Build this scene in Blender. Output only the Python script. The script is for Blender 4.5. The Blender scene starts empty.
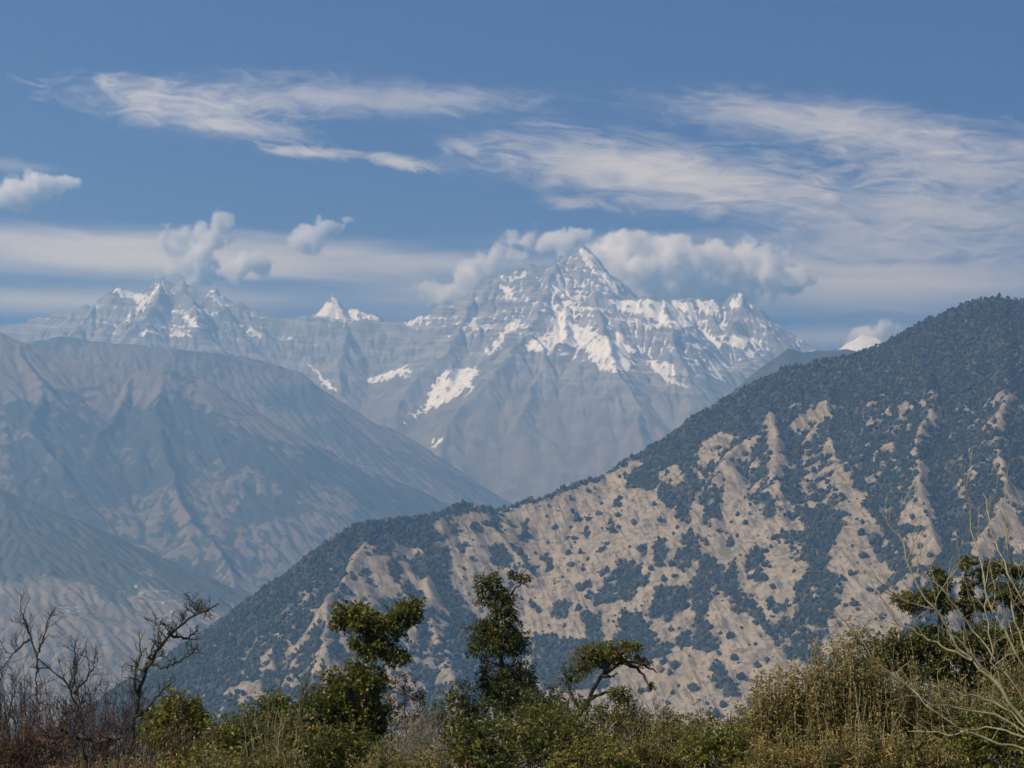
import bpy, math, random
import numpy as np
from mathutils import Vector, Matrix

scn = bpy.context.scene
COL = scn.collection
R = math.radians

# ------------------------------------------------------------------ camera, sky, sun, exposure
W, H = 1024, 768
HFOV = R(30.0)
F = 512 / math.tan(HFOV / 2)
HORIZON = 560.0
PITCH = math.atan((HORIZON - 384) / F)
cam = bpy.data.objects.new('camera', bpy.data.cameras.new('camera'))
COL.objects.link(cam)
cam.data.sensor_width = 36
cam.data.angle = HFOV
cam.data.clip_start = 0.1
cam.data.clip_end = 120000
cam.rotation_euler = (math.pi / 2 + PITCH, 0, 0)
scn.camera = cam

SUN_EL = R(40)
SUN_AZ = R(-121)          # clockwise from +Y (north): behind the viewer, to the left
sun_dir = Vector((math.cos(SUN_EL) * math.sin(SUN_AZ), math.cos(SUN_EL) * math.cos(SUN_AZ), math.sin(SUN_EL)))
sl = bpy.data.lights.new('sun', 'SUN')
sl.energy = 5.0
sl.angle = R(0.5)
sl.color = (1.0, 0.97, 0.90)
so = bpy.data.objects.new('sun', sl)
so.rotation_euler = sun_dir.to_track_quat('Z', 'Y').to_euler()
so.location = (0, 0, 50)
COL.objects.link(so)

scn.view_settings.view_transform = 'Standard'
scn.view_settings.look = 'None'
scn.view_settings.gamma = 1
scn.view_settings.exposure = 0.19
cy = scn.cycles
cy.max_bounces = 28
cy.diffuse_bounces = 2
cy.glossy_bounces = 1
cy.transmission_bounces = 2
cy.transparent_max_bounces = 8
cy.volume_bounces = 28
cy.volume_step_rate = 0.35
cy.use_denoising = True
try:
    cy.denoiser = 'OPENIMAGEDENOISE'
    cy.denoising_input_passes = 'RGB_ALBEDO_NORMAL'
    cy.denoising_prefilter = 'ACCURATE'
except Exception:
    pass
cy.sample_clamp_indirect = 4

HAZE_DENSITY = 9.0e-5
HAZE_COLOR = (0.310, 0.556, 0.86, 1)
HAZE_ABSORB = (0.53, 0.55, 0.20, 1)
HAZE_G = 0.30


# ------------------------------------------------------------------ node helper
class NT:
    def __init__(s, tree):
        s.t = tree
        s.n = tree.nodes
        s.l = tree.links

    def new(s, kind, **kw):
        nd = s.n.new(kind)
        for k, v in kw.items():
            setattr(nd, k, v)
        return nd

    def put(s, sock, v):
        if hasattr(v, 'is_linked') or isinstance(v, bpy.types.NodeSocket):
            s.l.new(v, sock)
        else:
            sock.default_value = v

    def math(s, op, a, b=0.0, c=None, clamp=False):
        nd = s.new('ShaderNodeMath', operation=op, use_clamp=clamp)
        s.put(nd.inputs[0], a)
        s.put(nd.inputs[1], b)
        if c is not None:
            s.put(nd.inputs[2], c)
        return nd.outputs[0]

    def ramp(s, v, lo, hi, smooth=True):
        nd = s.new('ShaderNodeMapRange', clamp=True)
        if smooth:
            nd.interpolation_type = 'SMOOTHSTEP'
        s.put(nd.inputs[0], v)
        s.put(nd.inputs[1], lo)
        s.put(nd.inputs[2], hi)
        return nd.outputs[0]

    def mix(s, f, a, b):
        nd = s.new('ShaderNodeMix', data_type='RGBA')
        s.put(nd.inputs[0], f)
        s.put(nd.inputs[6], a if not isinstance(a, tuple) else tuple(a[:3]) + (1,))
        s.put(nd.inputs[7], b if not isinstance(b, tuple) else tuple(b[:3]) + (1,))
        return nd.outputs[2]

    def noise(s, vec, scale, detail=4, rough=0.55, dist=0.0, dim='3D'):
        nd = s.new('ShaderNodeTexNoise', noise_dimensions=dim)
        s.put(nd.inputs['Vector'], vec)
        s.put(nd.inputs['Scale'], scale)
        s.put(nd.inputs['Detail'], detail)
        s.put(nd.inputs['Roughness'], rough)
        s.put(nd.inputs['Distortion'], dist)
        return nd.outputs[0]

    def attr(s, name):
        nd = s.new('ShaderNodeAttribute', attribute_name=name)
        return nd.outputs['Fac']

    def combine(s, x, y, z=0.0):
        nd = s.new('ShaderNodeCombineXYZ')
        s.put(nd.inputs[0], x)
        s.put(nd.inputs[1], y)
        s.put(nd.inputs[2], z)
        return nd.outputs[0]


def material(name):
    m = bpy.data.materials.new(name)
    m.use_nodes = True
    nt = NT(m.node_tree)
    b = m.node_tree.nodes['Principled BSDF']
    b.inputs['Specular IOR Level'].default_value = 0.15
    b.inputs['Roughness'].default_value = 0.9
    return m, nt, b


# ------------------------------------------------------------------ pixel <-> world
CP, SP = math.cos(PITCH), math.sin(PITCH)


def ray(px, py):
    a = (px - 512) / F
    b = (384 - py) / F
    return np.array((a, CP - b * SP, SP + b * CP))


def at(px, py, Y):
    d = ray(px, py)
    return d * (Y / d[1])


def to_px(x, y, z):
    f = y * CP + z * SP
    u = -y * SP + z * CP
    f = np.where(f > 1e-3, f, 1e-3)
    return 512 + F * x / f, 384 - F * u / f


def tag(o, label=None, cat=None, group=None, kind=None):
    if label:
        o['label'] = label
    if cat:
        o['category'] = cat
    if group:
        o['group'] = group
    if kind:
        o['kind'] = kind
    return o


def mesh_np(name, V, Fc, mat=None, attrs=None, smooth=False, fattrs=None):
    """mesh data from numpy arrays: V (n,3), Fc (m,3) or (m,4)"""
    me = bpy.data.meshes.new(name)
    V = np.asarray(V, np.float32)
    Fc = np.asarray(Fc, np.int32)
    k = Fc.shape[1]
    me.vertices.add(len(V))
    me.vertices.foreach_set('co', V.ravel())
    me.loops.add(Fc.size)
    me.loops.foreach_set('vertex_index', Fc.ravel())
    me.polygons.add(len(Fc))
    me.polygons.foreach_set('loop_start', np.arange(0, Fc.size, k, dtype=np.int32))
    me.polygons.foreach_set('use_smooth', np.full(len(Fc), smooth, bool))
    for nm, arr in (attrs or {}).items():
        a = me.attributes.new(nm, 'FLOAT', 'POINT')
        a.data.foreach_set('value', np.asarray(arr, np.float32).ravel())
    for nm, arr in (fattrs or {}).items():
        a = me.attributes.new(nm, 'FLOAT', 'FACE')
        a.data.foreach_set('value', np.asarray(arr, np.float32).ravel())
    me.update(calc_edges=True)
    if mat:
        me.materials.append(mat)
    return me


def link(name, me, parent=None, loc=None):
    o = bpy.data.objects.new(name, me)
    COL.objects.link(o)
    if parent:
        o.parent = parent
    if loc is not None:
        o.location = loc
    return o
# ------------------------------------------------------------------ world: sky with high cloud
world = bpy.data.worlds.new('World')
scn.world = world
world.use_nodes = True
w = NT(world.node_tree)
bg = world.node_tree.nodes['Background']
tc = w.new('ShaderNodeTexCoord')
sep = w.new('ShaderNodeSeparateXYZ')
w.l.new(tc.outputs['Generated'], sep.inputs[0])
# sky looked up a little higher than the view direction: deep mountain blue down to the skyline
up = w.math('ADD', w.math('MULTIPLY', sep.outputs[2], 1.5), 0.16)
svec = w.combine(sep.outputs[0], sep.outputs[1], up)
sky = w.new('ShaderNodeTexSky', sky_type='NISHITA')
sky.sun_disc = False
sky.sun_elevation = SUN_EL
sky.sun_rotation = SUN_AZ % (2 * math.pi)
sky.altitude = 2700
sky.air_density = 1.0
sky.dust_density = 0.2
sky.ozone_density = 3.0
w.l.new(svec, sky.inputs[0])
hsv = w.new('ShaderNodeHueSaturation')
hsv.inputs['Saturation'].default_value = 1.22
hsv.inputs['Value'].default_value = 1.0
w.l.new(sky.outputs[0], hsv.inputs['Color'])
tint = w.new('ShaderNodeMix', data_type='RGBA', blend_type='MULTIPLY')
tint.inputs[0].default_value = 1.0
tint.inputs[7].default_value = (0.0, 0.42, 1.0, 1)       # thin, very clear air above the haze
w.l.new(hsv.outputs[0], tint.inputs[6])
# direction as azimuth / elevation in degrees
deg = 180 / math.pi
az = w.math('MULTIPLY', w.math('ARCTAN2', sep.outputs[0], sep.outputs[1]), deg)
el = w.math('MULTIPLY', w.math('ARCSINE', sep.outputs[2]), deg)


def azel(px, py):
    d = ray(px, py)
    d = d / np.linalg.norm(d)
    return math.atan2(d[0], d[1]) * deg, math.asin(d[2]) * deg


# a slow warp and stretched wisps shared by the cloud bands
p0 = w.combine(az, el, 0.0)
warp = w.new('ShaderNodeTexNoise')
warp.inputs['Scale'].default_value = 0.35
warp.inputs['Detail'].default_value = 3
w.l.new(p0, warp.inputs['Vector'])
wx = w.math('MULTIPLY', w.math('SUBTRACT', warp.outputs[0], 0.5), 2.2)


def wisp(rot, sx, sy, off, detail=7, rough=0.6, dist=0.6):
    c, s = math.cos(R(rot)), math.sin(R(rot))
    u = w.math('ADD', w.math('MULTIPLY', az, c), w.math('MULTIPLY', el, s))
    v = w.math('ADD', w.math('MULTIPLY', az, -s), w.math('MULTIPLY', el, c))
    v = w.math('ADD', v, w.math('MULTIPLY', wx, 0.35))
    return w.noise(w.combine(w.math('MULTIPLY', u, sx), w.math('MULTIPLY', v, sy), off), 1.0, detail, rough, dist)


def patch(px, py, rx, ry, rot, tex, lo, hi, amount, soft=1.0):
    """an elongated patch of cloud: centre and radii given as the photo shows them, cut by a wisp texture"""
    a0, e0 = azel(px, py)
    k = 57.3 / F
    c, s = math.cos(R(rot)), math.sin(R(rot))
    da = w.math('SUBTRACT', az, a0)
    de = w.math('SUBTRACT', el, e0)
    u = w.math('DIVIDE', w.math('ADD', w.math('MULTIPLY', da, c), w.math('MULTIPLY', de, s)), rx * k)
    v = w.math('DIVIDE', w.math('ADD', w.math('MULTIPLY', da, -s), w.math('MULTIPLY', de, c)), ry * k)
    r = w.math('SQRT', w.math('ADD', w.math('MULTIPLY', u, u), w.math('MULTIPLY', v, v)))
    env = w.math('SUBTRACT', 1.0, w.math('MULTIPLY', r, soft))
    val = w.math('ADD', w.math('MULTIPLY', env, 0.55), tex)
    return w.math('MULTIPLY', w.ramp(val, lo, hi), amount)


wa = wisp(-2, 0.75, 2.3, 1.3, 9, 0.66, 0.9)
wb = wisp(-8, 0.45, 2.4, 7.7, 9, 0.66, 0.8)
wc = wisp(-10, 1.1, 3.8, 3.1, 9, 0.66, 0.8)
wd = wisp(-2, 0.10, 1.1, 11.0, 5, 0.5, 0.3)
CLOUD_PATCHES = [
    # px, py, rx, ry, tilt, texture, lo, hi, amount
    (172, 106, 140, 30, -6, wa, 0.47, 1.12, 0.48),
    (300, 96, 300, 30, 0, wa, 0.53, 1.20, 0.34),
    (420, 100, 190, 20, 1, wb, 0.56, 1.19, 0.26),
    (240, 128, 110, 15, -5, wc, 0.49, 1.09, 0.37),
    (310, 153, 60, 8, -4, wc, 0.46, 0.99, 0.53),
    (400, 162, 48, 9, -9, wc, 0.46, 0.99, 0.53),
    (460, 147, 30, 12, -12, wc, 0.51, 1.09, 0.37),
    (640, 168, 190, 40, -8, wb, 0.47, 1.12, 0.50),
    (700, 185, 290, 42, -6, wa, 0.51, 1.19, 0.50),
    (860, 130, 270, 38, -9, wb, 0.53, 1.19, 0.46),
    (790, 120, 260, 34, -8, wa, 0.59, 1.24, 0.28),
    (960, 170, 190, 48, -8, wa, 0.51, 1.14, 0.43),
    (930, 215, 280, 40, -6, wb, 0.51, 1.14, 0.48),
    (900, 248, 240, 26, -4, wa, 0.53, 1.19, 0.43),
    (570, 203, 40, 9, -2, wc, 0.49, 1.04, 0.34),
    (560, 140, 240, 50, -5, wb, 0.67, 1.34, 0.19),
    (10, 165, 60, 12, -2, wa, 0.51, 1.14, 0.22),
    # the broad veils low over the snow range
    (120, 252, 420, 34, -1, wd, 0.43, 1.14, 0.57),
    (300, 262, 330, 36, -4, wd, 0.47, 1.20, 0.46),
    (40, 300, 300, 20, 1, wd, 0.43, 1.17, 0.49),
    (400, 300, 360, 30, -2, wd, 0.45, 1.20, 0.35),
    (920, 285, 330, 36, 1, wd, 0.37, 1.12, 0.49),
    (760, 262, 300, 38, -2, wd, 0.39, 1.17, 0.43),
    (820, 335, 160, 16, 0, wd, 0.39, 1.17, 0.31),
]
clear = None
for q in CLOUD_PATCHES:
    c_ = w.math('SUBTRACT', 1.0, patch(*q))
    clear = c_ if clear is None else w.math('MULTIPLY', clear, c_)
cover = w.math('SUBTRACT', 1.0, clear)
SKY_STRENGTH = 0.092
cloud_col = (12.4, 12.0, 10.8)
skymix = w.mix(cover, tint.outputs[2], cloud_col)
w.l.new(skymix, bg.inputs['Color'])
bg.inputs['Strength'].default_value = SKY_STRENGTH
# ------------------------------------------------------------------ noise and heightfields
def _hash(ix, iy, seed):
    h = (ix.astype(np.int64) * 374761393 + iy.astype(np.int64) * 668265263 + seed * 1442695041) & 0xffffffff
    h = ((h ^ (h >> 13)) * 1274126177) & 0xffffffff
    h = (h ^ (h >> 16)) & 0xffffffff
    return h


def perlin(x, y, seed=0):
    xi = np.floor(x)
    yi = np.floor(y)
    fx = x - xi
    fy = y - yi
    u = fx * fx * fx * (fx * (fx * 6 - 15) + 10)
    v = fy * fy * fy * (fy * (fy * 6 - 15) + 10)

    def g(ox, oy):
        a = _hash(xi + ox, yi + oy, seed) * (2 * math.pi / 4294967296.0)
        return np.cos(a) * (fx - ox) + np.sin(a) * (fy - oy)
    n0 = g(0, 0) + u * (g(1, 0) - g(0, 0))
    n1 = g(0, 1) + u * (g(1, 1) - g(0, 1))
    return (n0 + v * (n1 - n0)) * 1.5


def fbm(x, y, scale, octv=5, seed=0, gain=0.5, ridged=False):
    s = np.zeros_like(x)
    a = 1.0
    tot = 0.0
    for o in range(octv):
        n = perlin(x / scale * 2 ** o + 17.3 * o, y / scale * 2 ** o - 9.1 * o, seed + o)
        if ridged:
            n = 1 - 2 * np.abs(n)
        s += a * n
        tot += a
        a *= gain
    return s / tot


def follow(pix, Y0, g):
    """a ridge line through pixels, descending (towards the viewer) at gradient g from depth Y0"""
    pts = [at(pix[0][0], pix[0][1], Y0)]
    for px, py in pix[1:]:
        p = pts[-1]
        lo, hi = p[1] * 0.55, p[1] * 1.02
        for _ in range(40):
            m = 0.5 * (lo + hi)
            q = at(px, py, m)
            drop = p[2] - q[2]
            run = math.hypot(q[0] - p[0], q[1] - p[1])
            if drop > g * run:      # too steep: come nearer
                hi = m
            else:
                lo = m
        pts.append(at(px, py, 0.5 * (lo + hi)))
    return np.array(pts)


def crest(pix):
    return np.array([at(px, py, Y) for px, py, Y in pix])


class Field:
    def __init__(s, x0, x1, y0, y1, step, floor):
        s.step = step
        s.x = np.arange(x0, x1 + step, step).astype(float)
        s.y = np.arange(y0, y1 + step, step).astype(float)
        s.X, s.Y = np.meshgrid(s.x, s.y)
        s.Z = np.full(s.X.shape, floor, float)
        s.floor = floor
        # domain warp bends the spurs
        s.wx = np.zeros_like(s.X)
        s.wy = np.zeros_like(s.X)

    def warp(s, amt, scale, seed):
        s.wx = s.wx + amt * fbm(s.X, s.Y, scale, 3, seed)
        s.wy = s.wy + amt * fbm(s.X, s.Y, scale, 3, seed + 50)

    def seg(s, a, b, slope, bend=0.0, warped=True, far=None):
        """raise the field to a roof-shaped ridge between a and b"""
        zt = max(a[2], b[2])
        reach = (zt - s.floor) / slope * 1.25 + 200
        if far:
            reach = min(reach, far)
        i0 = np.searchsorted(s.x, min(a[0], b[0]) - reach)
        i1 = np.searchsorted(s.x, max(a[0], b[0]) + reach)
        j0 = np.searchsorted(s.y, min(a[1], b[1]) - reach)
        j1 = np.searchsorted(s.y, max(a[1], b[1]) + reach)
        if i1 <= i0 or j1 <= j0:
            return
        sl_ = np.s_[j0:j1, i0:i1]
        X = s.X[sl_]
        Y = s.Y[sl_]
        if warped:
            X = X + s.wx[sl_]
            Y = Y + s.wy[sl_]
        dx, dy = b[0] - a[0], b[1] - a[1]
        L2 = dx * dx + dy * dy + 1e-9
        t = np.clip(((X - a[0]) * dx + (Y - a[1]) * dy) / L2, 0, 1)
        d = np.hypot(X - a[0] - t * dx, Y - a[1] - t * dy)
        h = a[2] + t * (b[2] - a[2]) - slope * d * (1 - bend * d / (d + 600.0))
        np.maximum(s.Z[sl_], h, out=s.Z[sl_])

    def line(s, pts, slope, bend=0.0, warped=True, far=None):
        for a, b in zip(pts[:-1], pts[1:]):
            s.seg(a, b, slope, bend, warped, far)

    def spurs(s, pts, rng, spacing, g, slope, length, sides=(-1, 1), depth=1, jitter=0.35, bend=0.0, toward=None, drop=0.0):
        """side spurs branching from a ridge line, each with smaller ones"""
        d = np.r_[0, np.cumsum(np.hypot(*np.diff(pts[:, :2], axis=0).T))]
        n = max(1, int(d[-1] / spacing))
        for k in range(n):
            for sd in sides:
                u = (k + 0.5 + rng.uniform(-jitter, jitter)) * d[-1] / n
                i = min(len(d) - 2, max(0, np.searchsorted(d, u) - 1))
                t = (u - d[i]) / max(1e-6, d[i + 1] - d[i])
                p = pts[i] + t * (pts[i + 1] - pts[i])
                tan = pts[i + 1] - pts[i]
                ang = math.atan2(tan[1], tan[0]) + sd * R(62 + rng.uniform(-18, 18))
                if toward is not None and depth > 1:
                    ang0 = toward + rng.uniform(-0.45, 0.45)
                    if math.cos(ang - ang0) > 0:
                        ang = ang0
                LL = length * rng.uniform(0.6, 1.2)
                q = [p - np.array((0, 0, float(drop)))]
                m = 5
                for j in range(m):
                    ang += rng.uniform(-0.3, 0.3)
                    gg = g * rng.uniform(0.7, 1.45)
                    st = LL / m
                    q.append(q[-1] + np.array((math.cos(ang) * st, math.sin(ang) * st, -gg * st)))
                q = np.array(q)
                s.line(q, slope, bend, True, spacing * 1.5 + 60)
                if depth > 1:
                    s.spurs(q, rng, spacing * 0.5, g * 1.05, slope * 1.04, length * 0.4, (-1, 1), depth - 1, jitter, bend, None, drop * 0.5)

    def erode(s, n, rng, steps=45, rate=0.3, batches=8, cap=4.0):
        """rain: many drops run downhill together, cutting gullies and leaving fans"""
        ny, nx = s.Z.shape
        Z = (s.Z / s.step).copy()
        for b in range(batches):
            m = n // batches
            px = rng.uniform(1, nx - 3, m)
            py = rng.uniform(1, ny - 3, m)
            vx = np.zeros(m)
            vy = np.zeros(m)
            sed = np.zeros(m)
            wat = np.ones(m)
            for k in range(steps):
                ix = px.astype(int)
                iy = py.astype(int)
                fx = px - ix
                fy = py - iy
                i00 = iy * nx + ix
                zf = Z.ravel()
                a, bb, c, d = zf[i00], zf[i00 + 1], zf[i00 + nx], zf[i00 + nx + 1]
                gx = (bb - a) * (1 - fy) + (d - c) * fy
                gy = (c - a) * (1 - fx) + (d - bb) * fx
                h0 = a * (1 - fx) * (1 - fy) + bb * fx * (1 - fy) + c * (1 - fx) * fy + d * fx * fy
                vx = vx * 0.25 - gx * 0.75
                vy = vy * 0.25 - gy * 0.75
                L = np.hypot(vx, vy) + 1e-6
                dx, dy = vx / L, vy / L
                qx = np.clip(px + dx, 1, nx - 3)
                qy = np.clip(py + dy, 1, ny - 3)
                jx = qx.astype(int)
                jy = qy.astype(int)
                ex = qx - jx
                ey = qy - jy
                j00 = jy * nx + jx
                h1 = zf[j00] * (1 - ex) * (1 - ey) + zf[j00 + 1] * ex * (1 - ey) + zf[j00 + nx] * (1 - ex) * ey + zf[j00 + nx + 1] * ex * ey
                dh = h1 - h0
                capac = np.maximum(-dh, 0.02) * wat * cap
                dep = np.where(dh > 0, np.minimum(dh, sed), np.where(sed > capac, (sed - capac) * 0.25, -np.minimum((capac - sed) * rate * 0.1, np.maximum(-dh, 0))))
                sed -= dep
                for off, wgt in ((0, (1 - fx) * (1 - fy)), (1, fx * (1 - fy)), (nx, (1 - fx) * fy), (nx + 1, fx * fy)):
                    Z = Z + np.bincount(i00 + off, weights=dep * wgt, minlength=nx * ny).reshape(ny, nx)
                wat *= 0.97
                px, py = qx, qy
        s.Z = Z * s.step

    def smooth(s, k=1):
        for _ in range(k):
            Z = s.Z
            P = np.pad(Z, 1, mode='edge')
            s.Z = 0.5 * Z + 0.125 * (P[:-2, 1:-1] + P[2:, 1:-1] + P[1:-1, :-2] + P[1:-1, 2:])

    def grad(s):
        gy, gx = np.gradient(s.Z, s.step)
        return gx, gy

    def curvature(s, k=3):
        Z = s.Z
        P = Z.copy()
        for _ in range(k):
            Q = np.pad(P, 1, mode='edge')
            P = 0.2 * (P + Q[:-2, 1:-1] + Q[2:, 1:-1] + Q[1:-1, :-2] + Q[1:-1, 2:])
        return (Z - P) / s.step       # + on spurs, - in gullies

    def sample(s, x, y):
        fx = np.clip((np.asarray(x) - s.x[0]) / s.step, 0, len(s.x) - 1.001)
        fy = np.clip((np.asarray(y) - s.y[0]) / s.step, 0, len(s.y) - 1.001)
        ix = fx.astype(int)
        iy = fy.astype(int)
        fx = fx - ix
        fy = fy - iy
        Z = s.Z
        return Z[iy, ix] * (1 - fx) * (1 - fy) + Z[iy, ix + 1] * fx * (1 - fy) + Z[iy + 1, ix] * (1 - fx) * fy + Z[iy + 1, ix + 1] * fx * fy

    def mesh(s, name, mat, attrs=None, cut=None):
        ny, nx = s.Z.shape
        idx = np.arange(nx * ny).reshape(ny, nx)
        Fc = np.stack([idx[:-1, :-1], idx[:-1, 1:], idx[1:, 1:], idx[1:, :-1]], -1).reshape(-1, 4)
        z = s.Z.ravel()
        keep = z[Fc].max(1) > (s.floor + 2 if cut is None else cut)
        Fc = Fc[keep]
        used = np.zeros(nx * ny, bool)
        used[Fc.ravel()] = True
        re = np.cumsum(used) - 1
        V = np.stack([s.X.ravel(), s.Y.ravel(), z], -1)[used]
        at_ = {k: v.ravel()[used] for k, v in (attrs or {}).items()}
        return mesh_np(name, V, re[Fc], mat, at_, smooth=True)


def visible(field, tol=2.0, eye=(0, 0, 0), steps=110):
    """which grid points the eye can see over the field itself"""
    t = np.linspace(0, 1, steps + 2)[1:-1]
    vis = np.ones(field.Z.shape, bool)
    for k in t:
        # march from the eye; only the part over this field matters
        x = field.X * k
        y = field.Y * k
        ins = (y > field.y[0]) & (x > field.x[0]) & (x < field.x[-1]) & (k < 0.997)
        if not ins.any():
            continue
        zz = field.sample(x, y)
        vis &= ~(ins & (zz > field.Z * k + tol))
    return vis


def inpoly(px, py, poly):
    c = np.zeros(px.shape, bool)
    n = len(poly)
    for i in range(n):
        x1, y1 = poly[i]
        x2, y2 = poly[(i + 1) % n]
        if y1 == y2:
            continue
        cond = (y1 > py) != (y2 > py)
        c ^= cond & (px < (x2 - x1) * (py - y1) / (y2 - y1) + x1)
    return c


FLOOR = -900.0
# ------------------------------------------------------------------ the snow range, 20 km off
rng = np.random.default_rng(7)
YS = 20000
sn = Field(-7000, 7000, 14600, 21800, 15, FLOOR)
sn.warp(110, 900, 3)
sn.warp(45, 260, 9)
left_c = crest([(-140, 330, YS), (-60, 326, YS), (0, 322, YS), (14, 324, YS), (50, 316, YS), (75, 311, YS), (85, 306, YS), (93, 311, YS), (103, 299, YS), (113, 291, YS),
                (122, 290, YS), (140, 295, YS), (148, 293, YS), (156, 285, YS), (165, 281, YS), (182, 284, YS), (197, 288, YS), (206, 293, YS), (215, 290, YS), (235, 301, YS),
                (246, 306, YS), (262, 311, YS), (290, 319, YS), (320, 320, YS), (350, 321, YS), (383, 323, YS), (398, 323, YS), (415, 318, YS), (425, 312, YS), (440, 306, YS),
                (455, 300, YS), (468, 293, YS), (480, 285, YS), (490, 281, YS), (500, 279, YS), (510, 275, YS), (520, 271, YS), (540, 266, YS), (548, 267, YS), (555, 260, YS),
                (561, 254, YS), (567, 258, YS), (572, 257, YS), (577, 251, YS), (584, 247, YS), (590, 256, YS), (598, 271, YS), (605, 287, YS), (616, 296, YS), (645, 297, YS), (662, 297, YS), (690, 300, YS),
                (705, 297, YS), (714, 299, YS), (723, 306, YS), (734, 297, YS), (742, 293, YS), (748, 305, YS), (758, 325, YS), (770, 338, YS), (782, 350, YS), (805, 362, YS),
                (860, 385, YS), (960, 430, YS)])
sn.line(left_c, 1.25, 0.45, warped=False)
sn.spurs(left_c, rng, 560, 0.72, 1.0, 1700, depth=3, toward=R(-95), bend=0.3, drop=85, jitter=0.5)
horn = crest([(300, 322, YS + 900), (312, 312, YS + 900), (322, 306, YS + 900), (333, 296, YS + 900), (341, 306, YS + 900), (352, 311, YS + 900), (366, 311, YS + 900), (377, 315, YS + 900), (392, 330, YS + 900)])
sn.line(horn, 1.1, 0.3, warped=False)
main_spurs = [
    [(561, 254), (546, 300), (518, 340), (487, 380), (452, 420), (440, 462)],
    [(472, 290), (468, 318), (446, 350), (405, 392), (388, 432)],
    [(165, 281), (142, 318), (108, 345), (80, 372)],
    [(182, 284), (200, 325), (232, 345), (262, 368)],
    [(742, 293), (731, 330), (716, 365), (690, 402), (655, 452)],
    [(690, 300), (680, 330), (664, 372), (640, 420)],
    [(350, 321), (342, 355), (338, 392), (372, 430)],
    [(103, 299), (75, 330), (50, 352)],
]
for sp in main_spurs:
    q = follow(sp, YS, 0.66)
    sn.line(q, 1.0, 0.3)
    sn.spurs(q, rng, 420, 0.68, 1.05, 700, depth=2, bend=0.25, drop=12)
butt = follow([(560, 320), (573, 302), (596, 293), (625, 297), (661, 301), (680, 311), (702, 338), (722, 362)], YS - 900, 0.2)
butt = crest([(548, 346, YS - 1000), (560, 322, YS - 950), (573, 303, YS - 900), (596, 293, YS - 900), (625, 296, YS - 900), (661, 300, YS - 900), (681, 311, YS - 950), (703, 340, YS - 1050), (722, 364, YS - 1150)])
sn.line(butt, 1.15, 0.3)
for sp in ([(596, 293), (602, 332), (618, 362), (642, 400), (640, 450), (652, 492)], [(661, 300), (672, 340), (690, 380)], [(573, 303), (562, 340), (540, 372), (520, 420)]):
    q = follow(sp, YS - 900, 0.68)
    sn.line(q, 1.0, 0.25)
    sn.spurs(q, rng, 380, 0.68, 1.05, 650, depth=2, bend=0.25, drop=10)
base = sn.Z.copy()
hi = np.clip((sn.Z - 600) / 2200, 0, 1)
sn.Z = sn.Z + hi * (95 * fbm(sn.X + sn.wx, sn.Y + sn.wy, 480, 6, 31, 0.58, ridged=True) - 45) + 34 * fbm(sn.X, sn.Y, 170, 5, 77, 0.6)
sn.erode(200000, rng, steps=40, batches=5, cap=4)
Zs = sn.Z.copy()
sn.smooth(24)
lo_ = np.clip((1750 - Zs) / 900, 0, 1)
sn.Z = Zs * (1 - 0.8 * lo_) + sn.Z * 0.8 * lo_ + 5 * fbm(sn.X, sn.Y, 120, 4, 78, 0.6) * lo_
# strata: rock bands dipping a little to the right
band = perlin(sn.X / 900.0, (sn.Z + 0.10 * sn.X) / 62.0, 5) + 0.6 * perlin(sn.X / 500.0, (sn.Z + 0.10 * sn.X) / 27.0, 6)
sn.Z = sn.Z + 8 * band * hi + 34 * fbm(sn.X, sn.Y, 210, 4, 79, 0.6, ridged=True) * np.clip((sn.Z - 2500) / 500, 0, 1)
gx, gy = sn.grad()
slope = np.hypot(gx, gy)
px, py = to_px(sn.X, sn.Y, sn.Z)
curv = sn.curvature(4)
n1 = fbm(sn.X, sn.Y, 260, 5, 12)
n2 = fbm(sn.X, sn.Y, 60, 4, 15)
alt = sn.Z
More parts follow.
